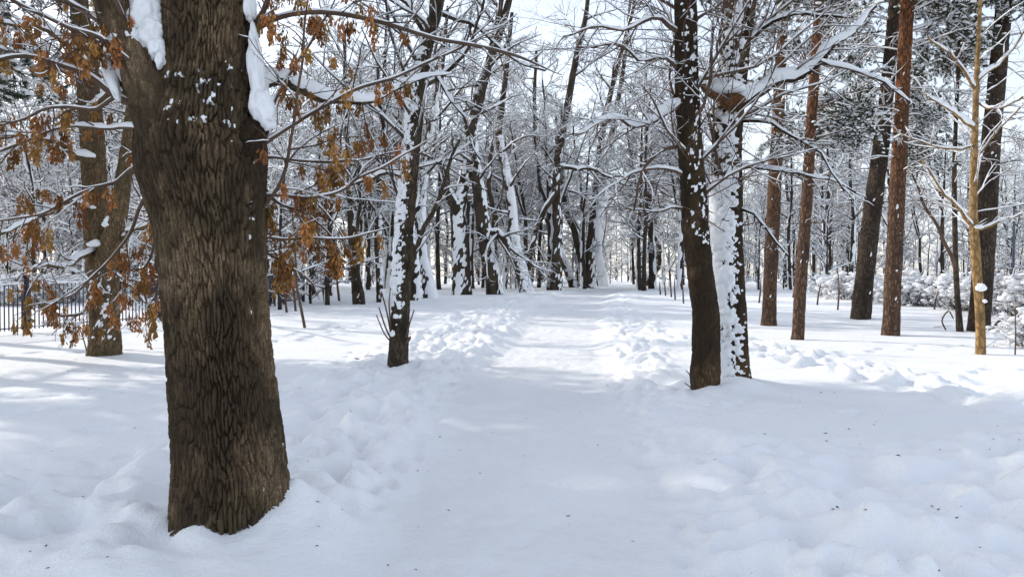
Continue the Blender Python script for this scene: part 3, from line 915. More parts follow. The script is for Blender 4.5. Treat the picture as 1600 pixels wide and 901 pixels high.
for pts, d0, d1, sn in (([(150, 330, 12), (110, 318, 9), (60, 335, 7), (0, 372, 5)], d, d - 2, .03),
                        ([(155, 390, 12), (110, 410, 8), (70, 415, 6), (20, 440, 4)], d, d - 3, .03),
                        ([(172, 385, 14), (205, 362, 10), (235, 350, 8), (262, 348, 6)], d, d - 1.5, .03),
                        ([(146, 250, 14), (95, 230, 10), (40, 210, 8), (-20, 215, 6)], d, d - 2, .05),
                        ([(190, 290, 10), (222, 240, 8), (250, 170, 6)], d - .3, d - 1, .03),
                        ([(135, 100, 12), (90, 60, 9), (40, 40, 7), (-30, 30, 5)], d, d - 2, .05),
                        ([(140, 170, 12), (190, 130, 9), (240, 60, 6)], d, d - 1, .04),
                        ([(160, 440, 7), (130, 485, 5), (100, 492, 4), (60, 478, 2.5)], d - .3, d - 2, .004),
                        ([(166, 420, 7), (200, 440, 5), (225, 470, 4), (245, 478, 2.5)], d - .3, d - 2, .004)):
    hbl.append(T.limb(px_line(pts, d0, d1), 12, 7, M['bark_leaf'], sn))
a2 = cat_(*[spawn(T.rng, P_, R_b, 9, (.2, 1), (48, 14), (.25, .5), 6, -.02, .14, .6, .006, .02) for P_, R_b in hbl])
T.twigs(*a2, 4, .016, .8)
a3 = spawn(T.rng, *a2, 5, (.15, 1), (45, 15), (.35, .65), 5, -.04, .16, .6, .0045, .008)
T.twigs(*a3, 3, .009, .7, 3)
hang_seeds(T, *a3, 120, (1.3, 2.1))
for axx, nn in ((ax1, 16), (ax2, 9)):
    L1, L2, L3, L4 = crown(T, axx, nn, (.42, 1), (-2.0, -3.4), 7, 6, 1, s1=.03, s2=.012, s3=.008, tip=.004, r1=.4, rmax1=.05)
    hang_seeds(T, *L3, 60, (1.3, 2.1), lambda p: to_px(p)[1] < 420)
T.finish(M['twig_warm'])

# ================================================================ slim maple left of the path
d = depth_of(622, 583)
P4 = px_line([(621, 585, 36), (622, 555, 32), (625, 500, 29), (628, 430, 27), (632, 360, 27), (641, 260, 26), (650, 170, 25), (662, 90, 22), (684, 10, 18), (700, -90, 15), (715, -240, 9), (722, -330, 4)], d)
T = Tree("maple_tree", "slim upright maple beside the path with snow plastered down its left side", base=P4[0, :3], seed=303)
V, D, C, R, s = T.trunk(sink(P4, .3), 330, 48, M['bark_mid'], .05, (0.016, 30, 8.0), .08, .3)
T.sn.add(*compact(*snow_shell(V, D, s, (-1, -.45, .1), .68, .045, 17, 51, 1.25, 6.0)))
T.sn.add(*compact(*snow_shell(V, D, s, (-.6, -1, 0), .84, .03, 12, 53, .9, 2.5)))
ax = (C[None, ::8], R[None, ::8])
for pts, d0, d1, sn in (([(628, 470, 9), (655, 380, 8), (680, 320, 7), (700, 260, 6), (720, 220, 4)], d, d - .8, .0),
                        ([(632, 330, 8), (610, 260, 7), (596, 190, 6), (590, 100, 5)], d, d + .6, .01),
                        ([(640, 280, 9), (600, 270, 7), (560, 285, 5), (520, 300, 4)], d, d + 1, .03),
                        ([(655, 140, 9), (700, 110, 7), (740, 60, 5), (760, -20, 4)], d, d - .5, .02),
                        ([(662, 90, 9), (690, 130, 6), (720, 180, 5), (750, 250, 3)], d, d - .6, .02),
                        ([(670, 60, 9), (630, 0, 7), (600, -60, 5)], d, d, .03),
                        ([(684, 20, 9), (740, 40, 6), (800, 90, 4), (850, 110, 3)], d, d - .5, .015)):
    l = T.limb(px_line(pts, d0, d1), 12, 7, M['bark_mid'], sn)
    a2 = spawn(T.rng, *l, 9, (.2, 1), (46, 14), (.25, .5), 6, .0, .14, .6, .005, .015)
    T.twigs(*a2, 4, .012, .8)
    a3 = spawn(T.rng, *a2, 4, (.15, 1), (45, 15), (.35, .65), 5, -.02, .16, .6, .004, .008)
    T.twigs(*a3, 3, .007, .7, 3)
crown(T, ax, 18, (.30, 1), (-1.4, -2.6), 7, 6, 1, s1=.018, s2=.009, s3=.006, tip=.003, r1=.35, rmax1=.035)
arcs(T, ax, 26, (.30, .78), (1.4, 3.4), .009, .006, .01, 50)
# water shoots low on the trunk
for pts in ([(612, 532, 3.2), (602, 510, 2.6), (592, 480, 2)], [(612, 530, 3), (605, 490, 2.6), (596, 455, 1.8)], [(613, 528, 3), (608, 480, 2.4), (610, 450, 1.6)], [(612, 535, 2.6), (600, 520, 2.2), (588, 492, 1.5)], [(634, 527, 4), (640, 505, 2.6), (647, 484, 1.8)], [(634, 535, 6), (639, 530, 5), (641, 526, 3)]):
    T.limb(px_line(pts, d - .08, d - .2), 8, 5, M['twig_warm'], name="shoot")
pad(T, 614, 522, d - .12, (.05, .05, .07), 61)
T.finish(M['twig'])

# ================================================================ the pair right of the path
d = depth_of(1100, 612)
P4 = px_line([(1101, 616, 42), (1102, 590, 46), (1104, 555, 44), (1103, 500, 42), (1096, 440, 41), (1090, 380, 40), (1083, 300, 39), (1077, 200, 37), (1073, 100, 36), (1071, 0, 34), (1068, -120, 30), (1062, -300, 22), (1056, -480, 10)], d)
T = Tree("maple_tree", "dark bare maple with orange-brown foot at the path edge, front one of a close pair", base=P4[0, :3], seed=404)
V, D, C, R, s = T.trunk(sink(P4, .3), 330, 60, M['bark_twin'], .06, (0.02, 28, 6.0), .05, .3)
T.sn.add(*compact(*snow_shell(V, D, s, (.2, -1, .1), .91, .028, 18, 71, 2.1, 6.5)))
ax = (C[None, ::8], R[None, ::8])
for pts, d0, d1, sn in (([(1070, 160, 14), (1045, 172, 10), (1015, 192, 8), (985, 196, 7), (950, 188, 5), (900, 210, 3)], d, d - .6, .05),
                        ([(1080, 278, 8), (1050, 268, 6), (1010, 264, 5), (980, 275, 4), (940, 300, 3), (920, 330, 2)], d, d - .5, .012),
                        ([(1072, 60, 10), (1030, 30, 7), (980, 45, 5), (930, 40, 4), (880, 60, 3)], d, d - .7, .012),
                        ([(1074, 120, 9), (1040, 90, 6), (1000, 95, 5), (960, 70, 4), (900, 75, 3)], d, d - .3, .012),
                        ([(1082, 330, 7), (1050, 325, 5), (1010, 330, 4), (970, 325, 3)], d, d - .2, .01),
                        ([(1078, 230, 8), (1050, 230, 6), (1020, 245, 5), (1000, 280, 4), (992, 330, 3)], d, d - .5, .0),
                        ([(1076, 190, 8), (1100, 165, 6), (1110, 110, 5), (1115, 40, 4)], d - .1, d - .3, .0)):
    l = T.limb(px_line(pts, d0, d1), 14, 7, M['twig_warm'], sn)
    a2 = spawn(T.rng, *l, 10, (.15, 1), (46, 14), (.3, .6), 7, -.02, .15, .6, .004, .011)
    T.twigs(*a2, 4, .008, .6)
    a3 = spawn(T.rng, *a2, 4, (.15, 1), (45, 15), (.35, .7), 5, -.03, .16, .6, .003, .006)
    T.twigs(*a3, 3, .006, .6, 3)
crown(T, ax, 22, (.28, 1), (-1.2, -2.4), 7, 6, 1, s1=.010, s2=.006, s3=.004, tip=.0026, droop=.03, r1=.3, rmax1=.028)
arcs(T, ax, 36, (.28, .74), (1.6, 3.8), .009)
for pts in ([(1086, 606, 2), (1078, 586, 1.5), (1072, 578, 1.2)], [(1090, 604, 2), (1084, 580, 1.6), (1082, 572, 1.2)], [(1084, 608, 2), (1070, 598, 1.2)]):
    T.limb(px_line(pts, d - .2), 6, 4, M['twig'], name="shoot")
T.finish(M['twig_warm'])

d2 = depth_of(1145, 600)
P4 = px_line([(1147, 606, 58), (1145, 570, 50), (1142, 500, 46), (1139, 420, 44), (1137, 330, 44), (1136, 230, 46), (1142, 140, 46), (1150, 60, 46), (1157, 0, 46), (1166, -110, 38), (1180, -280, 26), (1190, -460, 10)], d2)
T = Tree("maple_tree", "rear maple of a close pair with a thick snow streak down its trunk", base=P4[0, :3], seed=505)
V, D, C, R, s = T.trunk(sink(P4, .3), 330, 60, M['bark_twin'], .07, (0.022, 28, 6.0), .15, .3)
T.sn.add(*compact(*snow_shell(V, D, s, (-1, -.35, 0), .56, .05, 15, 81, 0.0, 3.6)))
T.sn.add(*compact(*snow_shell(V, D, s, (-.4, -1, 0), .78, .04, 15, 83, 3.0, 7.2)))
ax = (C[None, ::8], R[None, ::8])
# snapped limb stub under its pillow of snow
SP = px_line([(1150, 182, 22), (1140, 160, 26), (1120, 147, 20), (1107, 140, 15), (1098, 135, 6)], d2 - .1, d2 - .55)
T.trunk(SP, 40, 20, M['wood_cut'], .22, (0.03, 24, 24.0), name="broken_stub", seed=4)
SP = px_line([(1140, 156, 22), (1152, 156, 18), (1162, 156, 10)], d2 - .3, d2 - .5)
T.trunk(SP, 20, 16, M['wood_cut'], .25, (0.02, 24, 24.0), name="broken_stub", seed=6)
V_, F_ = lump(at(1131, 138, d2 - .45), (.30, .22, .145), 85, (0, .12, 0), .13, .35)
T.part("snow_lump", V_, F_, M['snowl'])
for pts, dd0, dd1, sn, nn in (([(1150, 170, 16), (1176, 152, 15), (1200, 138, 14), (1232, 122, 13), (1262, 106, 12), (1285, 95, 11), (1300, 78, 8), (1318, 66, 7), (1340, 40, 5), (1370, 10, 4)], d2 - .3, d2 - .8, .07, 22),
                        ([(1282, 98, 8), (1310, 104, 6), (1345, 112, 5), (1390, 135, 4), (1430, 165, 3)], d2 - .7, d2 - 1.0, .03, 12),
                        ([(1136, 200, 10), (1118, 182, 9), (1105, 180, 7)], d2 - .2, d2 - .1, .04, 8),
                        ([(1140, 268, 8), (1180, 262, 6), (1230, 266, 5), (1290, 282, 4), (1340, 300, 3)], d2, d2 - .5, .02, 14),
                        ([(1150, 80, 9), (1200, 40, 7), (1260, 20, 5), (1330, 30, 4)], d2, d2 - .5, .02, 12),
                        ([(1140, 190, 8), (1180, 190, 6), (1220, 200, 5), (1280, 240, 4), (1320, 300, 3)], d2, d2 - .9, .012, 14),
                        ([(1138, 320, 7), (1170, 330, 5), (1200, 360, 4), (1230, 400, 3)], d2, d2 - .4, .01, 10)):
    l = T.limb(px_line(pts, dd0, dd1), nn, 8, M['bark_twin'], sn, cut=.1)
    a2 = spawn(T.rng, *l, 9, (.2, 1), (46, 14), (.2, .45), 7, -.02, .15, .6, .004, .012)
    T.twigs(*a2, 4, .01, .6)
    a3 = spawn(T.rng, *a2, 4, (.15, 1), (45, 15), (.35, .7), 5, -.03, .16, .6, .003, .006)
    T.twigs(*a3, 3, .006, .6, 3)
crown(T, ax, 22, (.28, 1), (-1.2, -2.6), 7, 6, 1, s1=.010, s2=.006, s3=.004, tip=.0026, droop=.03, r1=.3, rmax1=.028)
arcs(T, ax, 38, (.24, .74), (1.6, 4.0), .009)
T.finish(M['twig_warm'])

# ================================================================ old lindens where the path enters the wood
LIND = [
 ("snow-caked linden forking low above the smooth left bank of the path", [(721, 463, 30), (720, 420, 26), (717, 360, 25), (716, 325, 22), (728, 270, 16), (738, 200, 15), (752, 130, 14), (778, 60, 12), (800, -20, 9), (815, -120, 4)],
  [([(716, 330, 18), (700, 295, 14), (688, 262, 11), (670, 200, 8), (660, 120, 5)], .06)], (-.1, -1, 0), .76, 30),
 ("grey linden leaning left above the path with a snow line along its upper edge", [(774, 463, 26), (766, 420, 22), (757, 370, 21), (751, 325, 20), (744, 270, 15), (738, 210, 13), (752, 150, 12), (770, 70, 10), (790, -40, 7), (800, -130, 3)],
  [([(752, 360, 10), (775, 365, 9), (795, 385, 10)], .05)], (1, .1, .2), .70, 31),
 ("linden bent over left with thick snow along its whole upper side", [(823, 459, 22), (815, 425, 17), (806, 395, 16), (801, 350, 14), (797, 310, 13), (788, 260, 12), (780, 210, 10), (790, 120, 8), (800, 20, 5)],
  [([(806, 400, 12), (790, 375, 11), (772, 352, 10), (765, 300, 7), (770, 230, 5)], .10)], (1, -.5, .3), .54, 32),
 ("tall dark straight linden standing clear at the bend of the path", [(868, 457, 22), (870, 420, 17), (872, 360, 15), (869, 300, 13), (873, 240, 12), (886, 170, 11), (900, 90, 9), (916, 20, 7), (925, -80, 4)],
  [([(872, 300, 9), (850, 330, 8), (835, 365, 7), (828, 440, 6)], .05), ([(874, 260, 7), (900, 262, 6), (940, 270, 4), (980, 290, 3)], .07)], (.6, -.6, 0), .84, 33),
 ("thin linden leaning far left behind a straight dark trunk, snow along its back", [(897, 452, 13), (884, 415, 12), (872, 390, 11), (858, 350, 10), (848, 310, 9), (840, 250, 8), (835, 170, 6), (838, 80, 4)],
  [], (1, -.3, .3), .55, 34),
 ("linden with a pair of joined stems beside the snow-plastered trunk", [(921, 453, 18), (921, 410, 15), (924, 370, 13), (930, 310, 11), (937, 240, 10), (948, 170, 9), (968, 90, 7), (990, 10, 5), (1005, -80, 3)],
  [([(915, 440, 12), (905, 400, 11), (896, 360, 10), (884, 310, 9), (872, 250, 7), (868, 180, 4)], .05)], (.8, -.2, .1), .70, 35),
 ("trunk fully plastered with snow at the end of the path", [(942, 450, 16), (936, 415, 15), (933, 380, 14), (937, 330, 12), (944, 270, 10), (960, 190, 8), (975, 100, 6), (985, 0, 4)],
  [], (.2, -1, 0), .50, 36),
 ("dark Y-shaped tree with snow heaped in its low fork", [(1012, 448, 13), (1004, 425, 10), (998, 390, 9), (990, 340, 8), (985, 270, 6), (990, 190, 4)],
  [([(1010, 447, 11), (1020, 428, 9), (1031, 405, 8), (1030, 375, 7), (1018, 345, 6), (1010, 300, 4)], .06)], (.2, -.6, .6), .68, 37),
 ("stout short-looking trunk behind the slim maple, brown and half hidden", [(647, 472, 24), (646, 430, 20), (642, 390, 18), (636, 330, 16), (640, 260, 13), (655, 180, 11), (668, 90, 8), (675, -20, 4)],
  [], (.9, -.2, .1), .72, 38),
 ("left-leaning trunk with broad white snow band just right of the slim maple", [(671, 469, 24), (663, 430, 20), (656, 390, 18), (655, 340, 16), (660, 280, 13), (672, 200, 10), (690, 110, 7), (700, 10, 4)],
  [], (1, -.35, .1), .55, 39),
 ("plain grey trunk with a thinner stem pressed against it left of the slim maple", [(559, 478, 16), (555, 430, 13), (552, 390, 12), (548, 330, 11), (545, 250, 9), (540, 150, 7), (538, 50, 4)],
  [([(567, 477, 8), (563, 430, 7), (558, 380, 6), (560, 320, 5), (565, 250, 4)], .02)], (.9, -.2, 0), .8, 40),
 ("dark narrow trunk rising close behind the slim maple's left side", [(594, 475, 12), (592, 430, 10), (590, 380, 10), (592, 300, 9), (596, 220, 7), (600, 120, 5), (604, 20, 3)],
  [], (.8, -.4, 0), .76, 41),
 ("grey trunk standing against the iron fence beyond the seed-laden maple", [(246, 503, 16), (247, 460, 14), (248, 410, 13), (246, 340, 12), (242, 250, 10), (246, 150, 8), (250, 30, 5)],
  [], (.8, -.4, 0), .82, 42),
]
for label, pts, ex, fac, thr, sd in LIND:
    d = depth_of(pts[0][0], pts[0][1] - 3)
    P4 = px_line(pts, d)
    T = Tree("linden_tree", label, base=P4[0, :3], seed=sd * 17)
    k = d / 45
    V, D, C, R, s = T.trunk(sink(P4, .4), 110, 26, M['bark_mid'], .08, (0.04, 12, 3.0), .12, .7)
    T.sn.add(*compact(*snow_shell(V, D, s, fac, thr + .02, .09, 6, sd, 0.2, 11)))
    T.sn.add(*snow_on(C[None, ::4], R[None, ::4], .10, 7, T.rng, 1.0, .10))
    ax = (C[None, ::4], R[None, ::4])
    axs = [(ax, 14, (.3, 1))]
    for e, sn in ex:
        l = T.limb(px_line(e, d - .2), 22, 12, M['bark_mid'], sn, cut=.08)
        axs.append((l, 5, (.3, 1)))
    for axx, nn, tr in axs:
        crown(T, axx, nn, tr, (-2.2, -4.4), 7, 9, 0, s1=.04, s2=.022, s3=.012, tip=.006, ang1=58, bias=.02, rmax1=.10)
    T.finish(M['twig'])

# ================================================================ pines
def bough_parts(seed, L=2.2):
    r = np.random.default_rng(seed)
    W_, Nd, Sn = Acc(), Acc(), Acc()
    P0 = np.array([[[0, 0, 0], [L * .25, 0, .10], [L * .5, 0.02, .12], [L * .75, 0, .02], [L, 0, -.18]]], float)
    c = curve(P0[0], 10)[None] + r.normal(0, .02, (1, 10, 3)); c[:, 0] = 0
    Rr = np.linspace(.028, .008, 10)[None]
    W_.add(*tubes(c, Rr, 5)); Sn.add(*snow_on(c, Rr, .035, 5, r))
    P1, R1 = spawn(r, c, Rr, 13, (.2, 1), (50, 12), (-.35, -.8), 6, -.02, .12, .6, .004, .012)
    W_.add(*tubes(P1, R1, 3)); Sn.add(*snow_on(P1, R1, .016, 4, r, .8))
    P2, R2 = spawn(r, P1, R1, 5, (.25, 1), (42, 12), (-.15, -.35), 4, .02, .12, .7, .003, .006)
    W_.add(*tubes(P2, R2, 3))
    tips = np.concatenate([P2[:, -1], P2[:, 2], P1[:, -1]]); dirs = unit(np.concatenate([P2[:, -1] - P2[:, -2], P2[:, 2] - P2[:, 1], P1[:, -1] - P1[:, -2]]))
    k = 40
    n = len(tips)
    dd = unit(np.repeat(dirs, k, 0) * 0.7 + r.normal(0, .55, (n * k, 3)) + [0, 0, -.08])
    o = np.repeat(tips, k, 0) - dd * .01 - np.repeat(dirs, k, 0) * r.uniform(0, .10, (n * k, 1))
    ln = r.uniform(.07, .12, (n * k, 1))
    sd = unit(np.cross(dd, r.normal(0, 1, (n * k, 3)))) * .006
    V_ = np.stack([o - sd, o + sd, o + dd * ln], 1).reshape(-1, 3)
    Nd.add(V_, np.arange(len(V_)).reshape(-1, 3))
    _, _, v1, f1 = ico()
    for p_, q_ in zip(tips, dirs):
        if r.random() < .45:
            rr_ = r.uniform(.03, .065)
            vv = v1 * (1 + r.normal(0, .13, (len(v1), 1))) * np.array([rr_ * 1.2, rr_ * 1.2, rr_ * .55])
            Sn.add(vv + p_ + [0, 0, .03], f1)
    return W_.mesh("bough", M['twig_warm']), Nd.mesh("needles", M['needle'], False), Sn.mesh("bough_snow", M['snow'])
BOUGHS = [bough_parts(70 + k, (2.2, 2.7, 1.8)[k]) for k in range(3)]
def put_bough(T, p, az, tilt, sc, k):
    a, b, c = BOUGHS[k]
    o = ob("bough", a, T.root, Vector(np.asarray(p) - T.base), rot=(0, -tilt, az)); o.scale = (sc, sc, sc)
    ob("needles", b, o, kind="stuff"); ob("bough_snow", c, o, kind="stuff")

PINES = [
 ("straight pine with orange upper trunk, closest pine to the maple pair", [(1201, 511, 24), (1202, 480, 21), (1206, 380, 21), (1211, 280, 20), (1216, 180, 18), (1220, 90, 16), (1226, 0, 14), (1232, -110, 12), (1238, -260, 8), (1240, -380, 4)], 'pine', 601, [(1190, 60), (1180, 10), (1245, 100), (1170, 120), (1250, 30)]),
 ("slender pine leaning slightly right with orange upper trunk", [(1246, 533, 20), (1248, 500, 18), (1253, 420, 18), (1260, 320, 17), (1266, 220, 16), (1272, 120, 15), (1279, 20, 14), (1287, -90, 12), (1296, -250, 8), (1300, -400, 4)], 'pine', 602, [(1320, 180), (1310, 230), (1330, 250), (1245, 250), (1300, 60)]),
 ("thick brown pine leaning right, crossing behind the orange pine", [(1345, 500, 30), (1349, 450, 28), (1357, 380, 28), (1367, 300, 26), (1378, 220, 23), (1387, 130, 20), (1395, 40, 18), (1402, -60, 15), (1408, -200, 10), (1410, -300, 4)], 'pine_dark', 603, [(1310, 130), (1300, 200), (1440, 245), (1450, 225), (1330, 90), (1425, 140)]),
 ("pine with the brightest orange trunk, beside the thick leaning pine", [(1391, 526, 27), (1393, 490, 25), (1397, 400, 24), (1402, 300, 23), (1407, 200, 22), (1413, 90, 20), (1419, -10, 19), (1425, -130, 15), (1430, -280, 10), (1432, -420, 4)], 'pine', 604, [(1440, 230), (1450, 255), (1480, 130), (1330, 200), (1480, 60)]),
 ("dark thick pine behind the thin yellow-barked tree", [(1529, 521, 33), (1532, 480, 30), (1537, 400, 30), (1543, 310, 29), (1549, 220, 27), (1557, 130, 25), (1566, 40, 23), (1573, -60, 19), (1580, -200, 12), (1584, -330, 5)], 'pine_dark', 605, [(1500, 60), (1490, 120), (1480, 100), (1590, 30), (1500, 20), (1560, 10)]),
]
for label, pts, mt, sd, aims in PINES:
    d = depth_of(pts[0][0], pts[0][1] - 3)
    P4 = px_line(pts, d)
    T = Tree("pine_tree", label, base=P4[0, :3], seed=sd)
    V, D, C, R, s = T.trunk(sink(P4, .3), 200, 32, M[mt], .05, (0.02, 16, 5.0), .05, .4)
    T.sn.add(*compact(*snow_shell(V, D, s, (-.2, -1, 0), 1.06, .02, 14, sd, .3, 9)))
    ax = (C[None, ::4], R[None, ::4])
    # bare dead branches with snow
    l1 = spawn(T.rng, *ax, 26, (.26, .8), (80, 10), (-.8, -2.6), 8, -.01, .09, .3, .005, .016)
    T.twigs(*l1, 4, .018, .8)
    l2 = spawn(T.rng, *l1, 8, (.3, 1), (48, 12), (.25, .5), 5, 0, .14, .6, .004, .008)
    T.twigs(*l2, 3, .016, .8, 3)
    # needle boughs: those in view first, then the crown above
    for q, (ax_, ay_) in enumerate(aims):
        tgt = at(ax_, ay_, d + T.rng.uniform(-.9, .9))
        zi = int(np.argmin(np.abs(C[:, 2] - tgt[2] - .15)))
        v = tgt - C[zi]
        az = math.atan2(v[1], v[0])
        hl = max(.9, math.hypot(v[0], v[1]))
        for e in range(4):
            put_bough(T, C[min(zi + e * 4, len(C) - 1)], az + T.rng.normal(0, .4), T.rng.normal(-.05, .2), hl / 1.7 * T.rng.uniform(.85, 1.1), T.rng.integers(3))
    for q in range(26):
        t = T.rng.uniform(.60, .97); i = int(t * (len(C) - 1))
        put_bough(T, C[i], q * 2.4 + T.rng.normal(0, .3), T.rng.normal(.05, .2), (1.25 - .7 * (t - .6) / .4) * T.rng.uniform(.8, 1.1), T.rng.integers(3))
    T.finish(M['twig_warm'])

# more pines out of frame on the sunny side; their high crowns shade the foreground
for sd, (x, y), lab in ((611, (-14.2, 15.6), "tall pine beside the near end of the iron fence"), (612, (-15.5, 20.2), "tall pine standing behind the near end of the iron fence"), (613, (-17.0, 13.2), "broad pine in open snow, farthest from the path on the sunny side"), (615, (-13.6, 17.4), "pine growing right against the near end of the fence")):
    z = 0.05
    P4 = np.array([[x, y, z, .24], [x + .1, y, z + 4, .21], [x + .2, y + .1, z + 8, .18], [x + .2, y + .2, z + 12, .12], [x + .3, y + .2, z + 16, .04]])
    T = Tree("pine_tree", lab, base=P4[0, :3], seed=sd)
    V, D, C, R, s = T.trunk(sink(P4, .3), 80, 20, M['pine'], .05, None, .05, .4)
    for q in range(64):
        t = T.rng.uniform(.42, .98); i = int(t * (len(C) - 1))
        put_bough(T, C[i], q * 2.4 + T.rng.normal(0, .3), T.rng.normal(.05, .2), (1.5 - .8 * (t - .42) / .56) * T.rng.uniform(.8, 1.1), T.rng.integers(3))
    T.finish(M['twig_warm'])

# ================================================================ young trees on the right
d = depth_of(1532, 553)
P4 = px_line([(1532, 556, 15), (1532, 520, 14), (1530, 470, 14), (1526, 420, 14), (1522, 360, 13), (1521, 300, 11), (1523, 220, 10), (1526, 130, 8), (1530, 40, 6), (1534, -60, 4)], d)
T = Tree("young_tree", "thin young tree with smooth yellow-brown bark in front of the dark pine", base=P4[0, :3], seed=701)
V, D, C, R, s = T.trunk(sink(P4, .3), 120, 20, M['young'], .05, None, .1, .2)
pad(T, 1533, 450, d - .12, (.10, .08, .10), 91); pad(T, 1539, 471, d - .12, (.045, .045, .05), 92)
pad(T, 1530, 355, d - .1, (.09, .07, .05), 93)
for pts, d1, sn in (([(1523, 358, 7), (1500, 330, 5), (1475, 300, 4), (1440, 250, 3)], -.5, .02), ([(1526, 358, 6), (1560, 348, 5), (1600, 330, 3)], -.3, .015), ([(1522, 228, 5), (1490, 232, 4), (1450, 226, 3), (1400, 205, 2)], -.4, .01),
                    ([(1523, 200, 7), (1500, 185, 5), (1475, 165, 4), (1440, 145, 3)], -.4, .05), ([(1524, 140, 6), (1490, 90, 4), (1450, 60, 3)], -.3, .03), ([(1525, 130, 6), (1570, 90, 4), (1610, 40, 3)], -.3, .03), ([(1523, 250, 5), (1550, 215, 4), (1600, 160, 3)], -.2, .012), ([(1526, 160, 5), (1560, 170, 4), (1600, 150, 3)], -.6, .02)):
    l = T.limb(px_line(pts, d, d + d1), 12, 6, M['young'], sn)
    a2 = spawn(T.rng, *l, 7, (.2, 1), (44, 14), (.3, .6), 6, .01, .12, .6, .004, .01)
    T.twigs(*a2, 4, .014, .7)
    a3 = spawn(T.rng, *a2, 3, (.2, 1), (44, 14), (.4, .7), 4, .0, .14, .6, .003, .006)
    T.twigs(*a3, 3, .008, .7, 3)
arcs(T, (C[None, ::6], R[None, ::6]), 20, (.32, .95), (1.0, 2.8), .008, .008, .0, 60, 7, 3, .6)
T.finish(M['twig_warm'])

d = depth_of(1499, 519)
P4 = px_line([(1500, 521, 11), (1498, 490, 9), (1494, 430, 8), (1492, 350, 7.5), (1491, 270, 7), (1494, 180, 6), (1498, 90, 5), (1500, 0, 3)], d)
T = Tree("young_tree", "slender reddish forked sapling tree left of the yellow-barked young tree", base=P4[0, :3], seed=702)
T.trunk(sink(P4, .3), 80, 14, M['pine_dark'], .05, None, .1, .2)
l0 = T.limb(px_line([(1494, 425, 7), (1482, 390, 6), (1462, 350, 5), (1440, 310, 4), (1425, 270, 3)], d, d - .6), 14, 6, M['twig_warm'], .0)
ax = (curve(P4, 20)[None, :, :3], curve(P4, 20)[None, :, 3])
for a_ in (l0, ax):
    a2 = spawn(T.rng, *a_, 12, (.3, 1), (46, 12), (-.5, -1.3), 7, .01, .12, .6, .004, .012)
    T.twigs(*a2, 4, .02, .8)
    a3 = spawn(T.rng, *a2, 5, (.2, 1), (44, 14), (.35, .6), 5, .0, .14, .6, .004, .006)
    T.twigs(*a3, 3, .012, .8, 3)
T.finish(M['twig_warm'])

# ================================================================ woodland behind, in a few kinds
rw = np.random.default_rng(5)
def forest_kind(seed, H, r0, lean, n1, len1, n2, n3, n4, t1, snow, tip, fork=True, shell=.74):
    r = np.random.default_rng(seed)
    n = 9
    z = np.linspace(-.5, H, n)
    off = np.cumsum(r.normal(0, lean, (n, 2)), 0) * np.linspace(0, 1, n)[:, None]
    P4 = np.c_[off - off[1], z, r0 * (1 - .93 * np.linspace(0, 1, n) ** 1.2)]
    class Q: pass
    tw, sn = Acc(), Acc()
    V, D, C, R, s = trunk_grid(P4, 40, 9, .08, None, seed, .12, .6)
    tk = Acc(); tk.add(V.reshape(-1, 3), grid_faces(40, 9))
    sn.add(*compact(*snow_shell(V, D, s, (r.normal(), -.8, 0), shell, .06, 3.0, seed)))
    sn.add(*snow_on(C[None, ::2], R[None, ::2], .09, 5, r, 1.0, .1))
    axes = [(C[None], R[None])]
    if fork:
        for q in range(2):
            i = r.integers(8, 18)
            a = r.uniform(0, 6.28)
            d0 = unit(np.array([math.cos(a) * .6, math.sin(a) * .6, 1.0]))
            p = [C[i]]
            dd = d0
            for k in range(11):
                dd = unit(dd + [0, 0, .05] + r.normal(0, .10, 3)); p.append(p[-1] + dd * (H - C[i, 2]) * .8 / 11)
            Pf = np.array(p)[None]; Rf = np.linspace(R[i] * .7, .015, 12)[None]
            tk.add(*tubes(Pf, Rf, 8)); sn.add(*snow_on(Pf, Rf, .08, 5, r, 1.0, .1))
            axes.append((Pf, Rf))
    class TT: pass
    t = TT(); t.rng = r
    t.twigs = lambda P, R, sides=3, snow=0, cover=.9, ssides=4, cut=.25: (tw.add(*tubes(P, R, sides)), sn.add(*snow_on(P, R, snow, ssides, r, cover, cut)) if snow else None)
    for axx in axes:
        crown(t, axx, n1, t1, len1, n2, n3, n4, s1=snow * 1.9, s2=snow * 1.25, s3=snow * .8, tip=tip, ang1=60, bias=.015, rmax1=.08)
    return tk.mesh("trunk", M['bark_far']), tw.mesh("crown", M['twig']), sn.mesh("snow_cover", M['snow'])

KINDS = [
 (forest_kind(1, 17, .26, .35, 13, (-2.4, -4.6), 8, 9, 0, (.22, 1), .020, .007), "forked spreading tree with snowy boughs", "spreading trees of the snowy wood behind"),
 (forest_kind(2, 15, .22, .45, 12, (-2.2, -4.2), 8, 9, 0, (.2, 1), .021, .007), "crooked tree with crossing snowy boughs", "crooked trees of the snowy wood behind"),
 (forest_kind(3, 18, .20, .22, 22, (-1.6, -3.4), 8, 9, 0, (.22, 1), .019, .007, False), "straight single-stemmed tree with snowy side branches", "straight trees of the snowy wood behind"),
 (forest_kind(4, 11, .11, .25, 26, (-1.2, -2.8), 8, 7, 0, (.1, 1), .020, .007, False), "slim young tree with snow-frosted twigs", "slim trees of the snowy wood behind"),
 (forest_kind(5, 7, .07, .25, 26, (-.9, -2.1), 8, 6, 0, (.06, 1), .020, .006, False), "low bushy tree with snow-covered twigs", "undergrowth of the snowy wood behind"),
]
placed = []
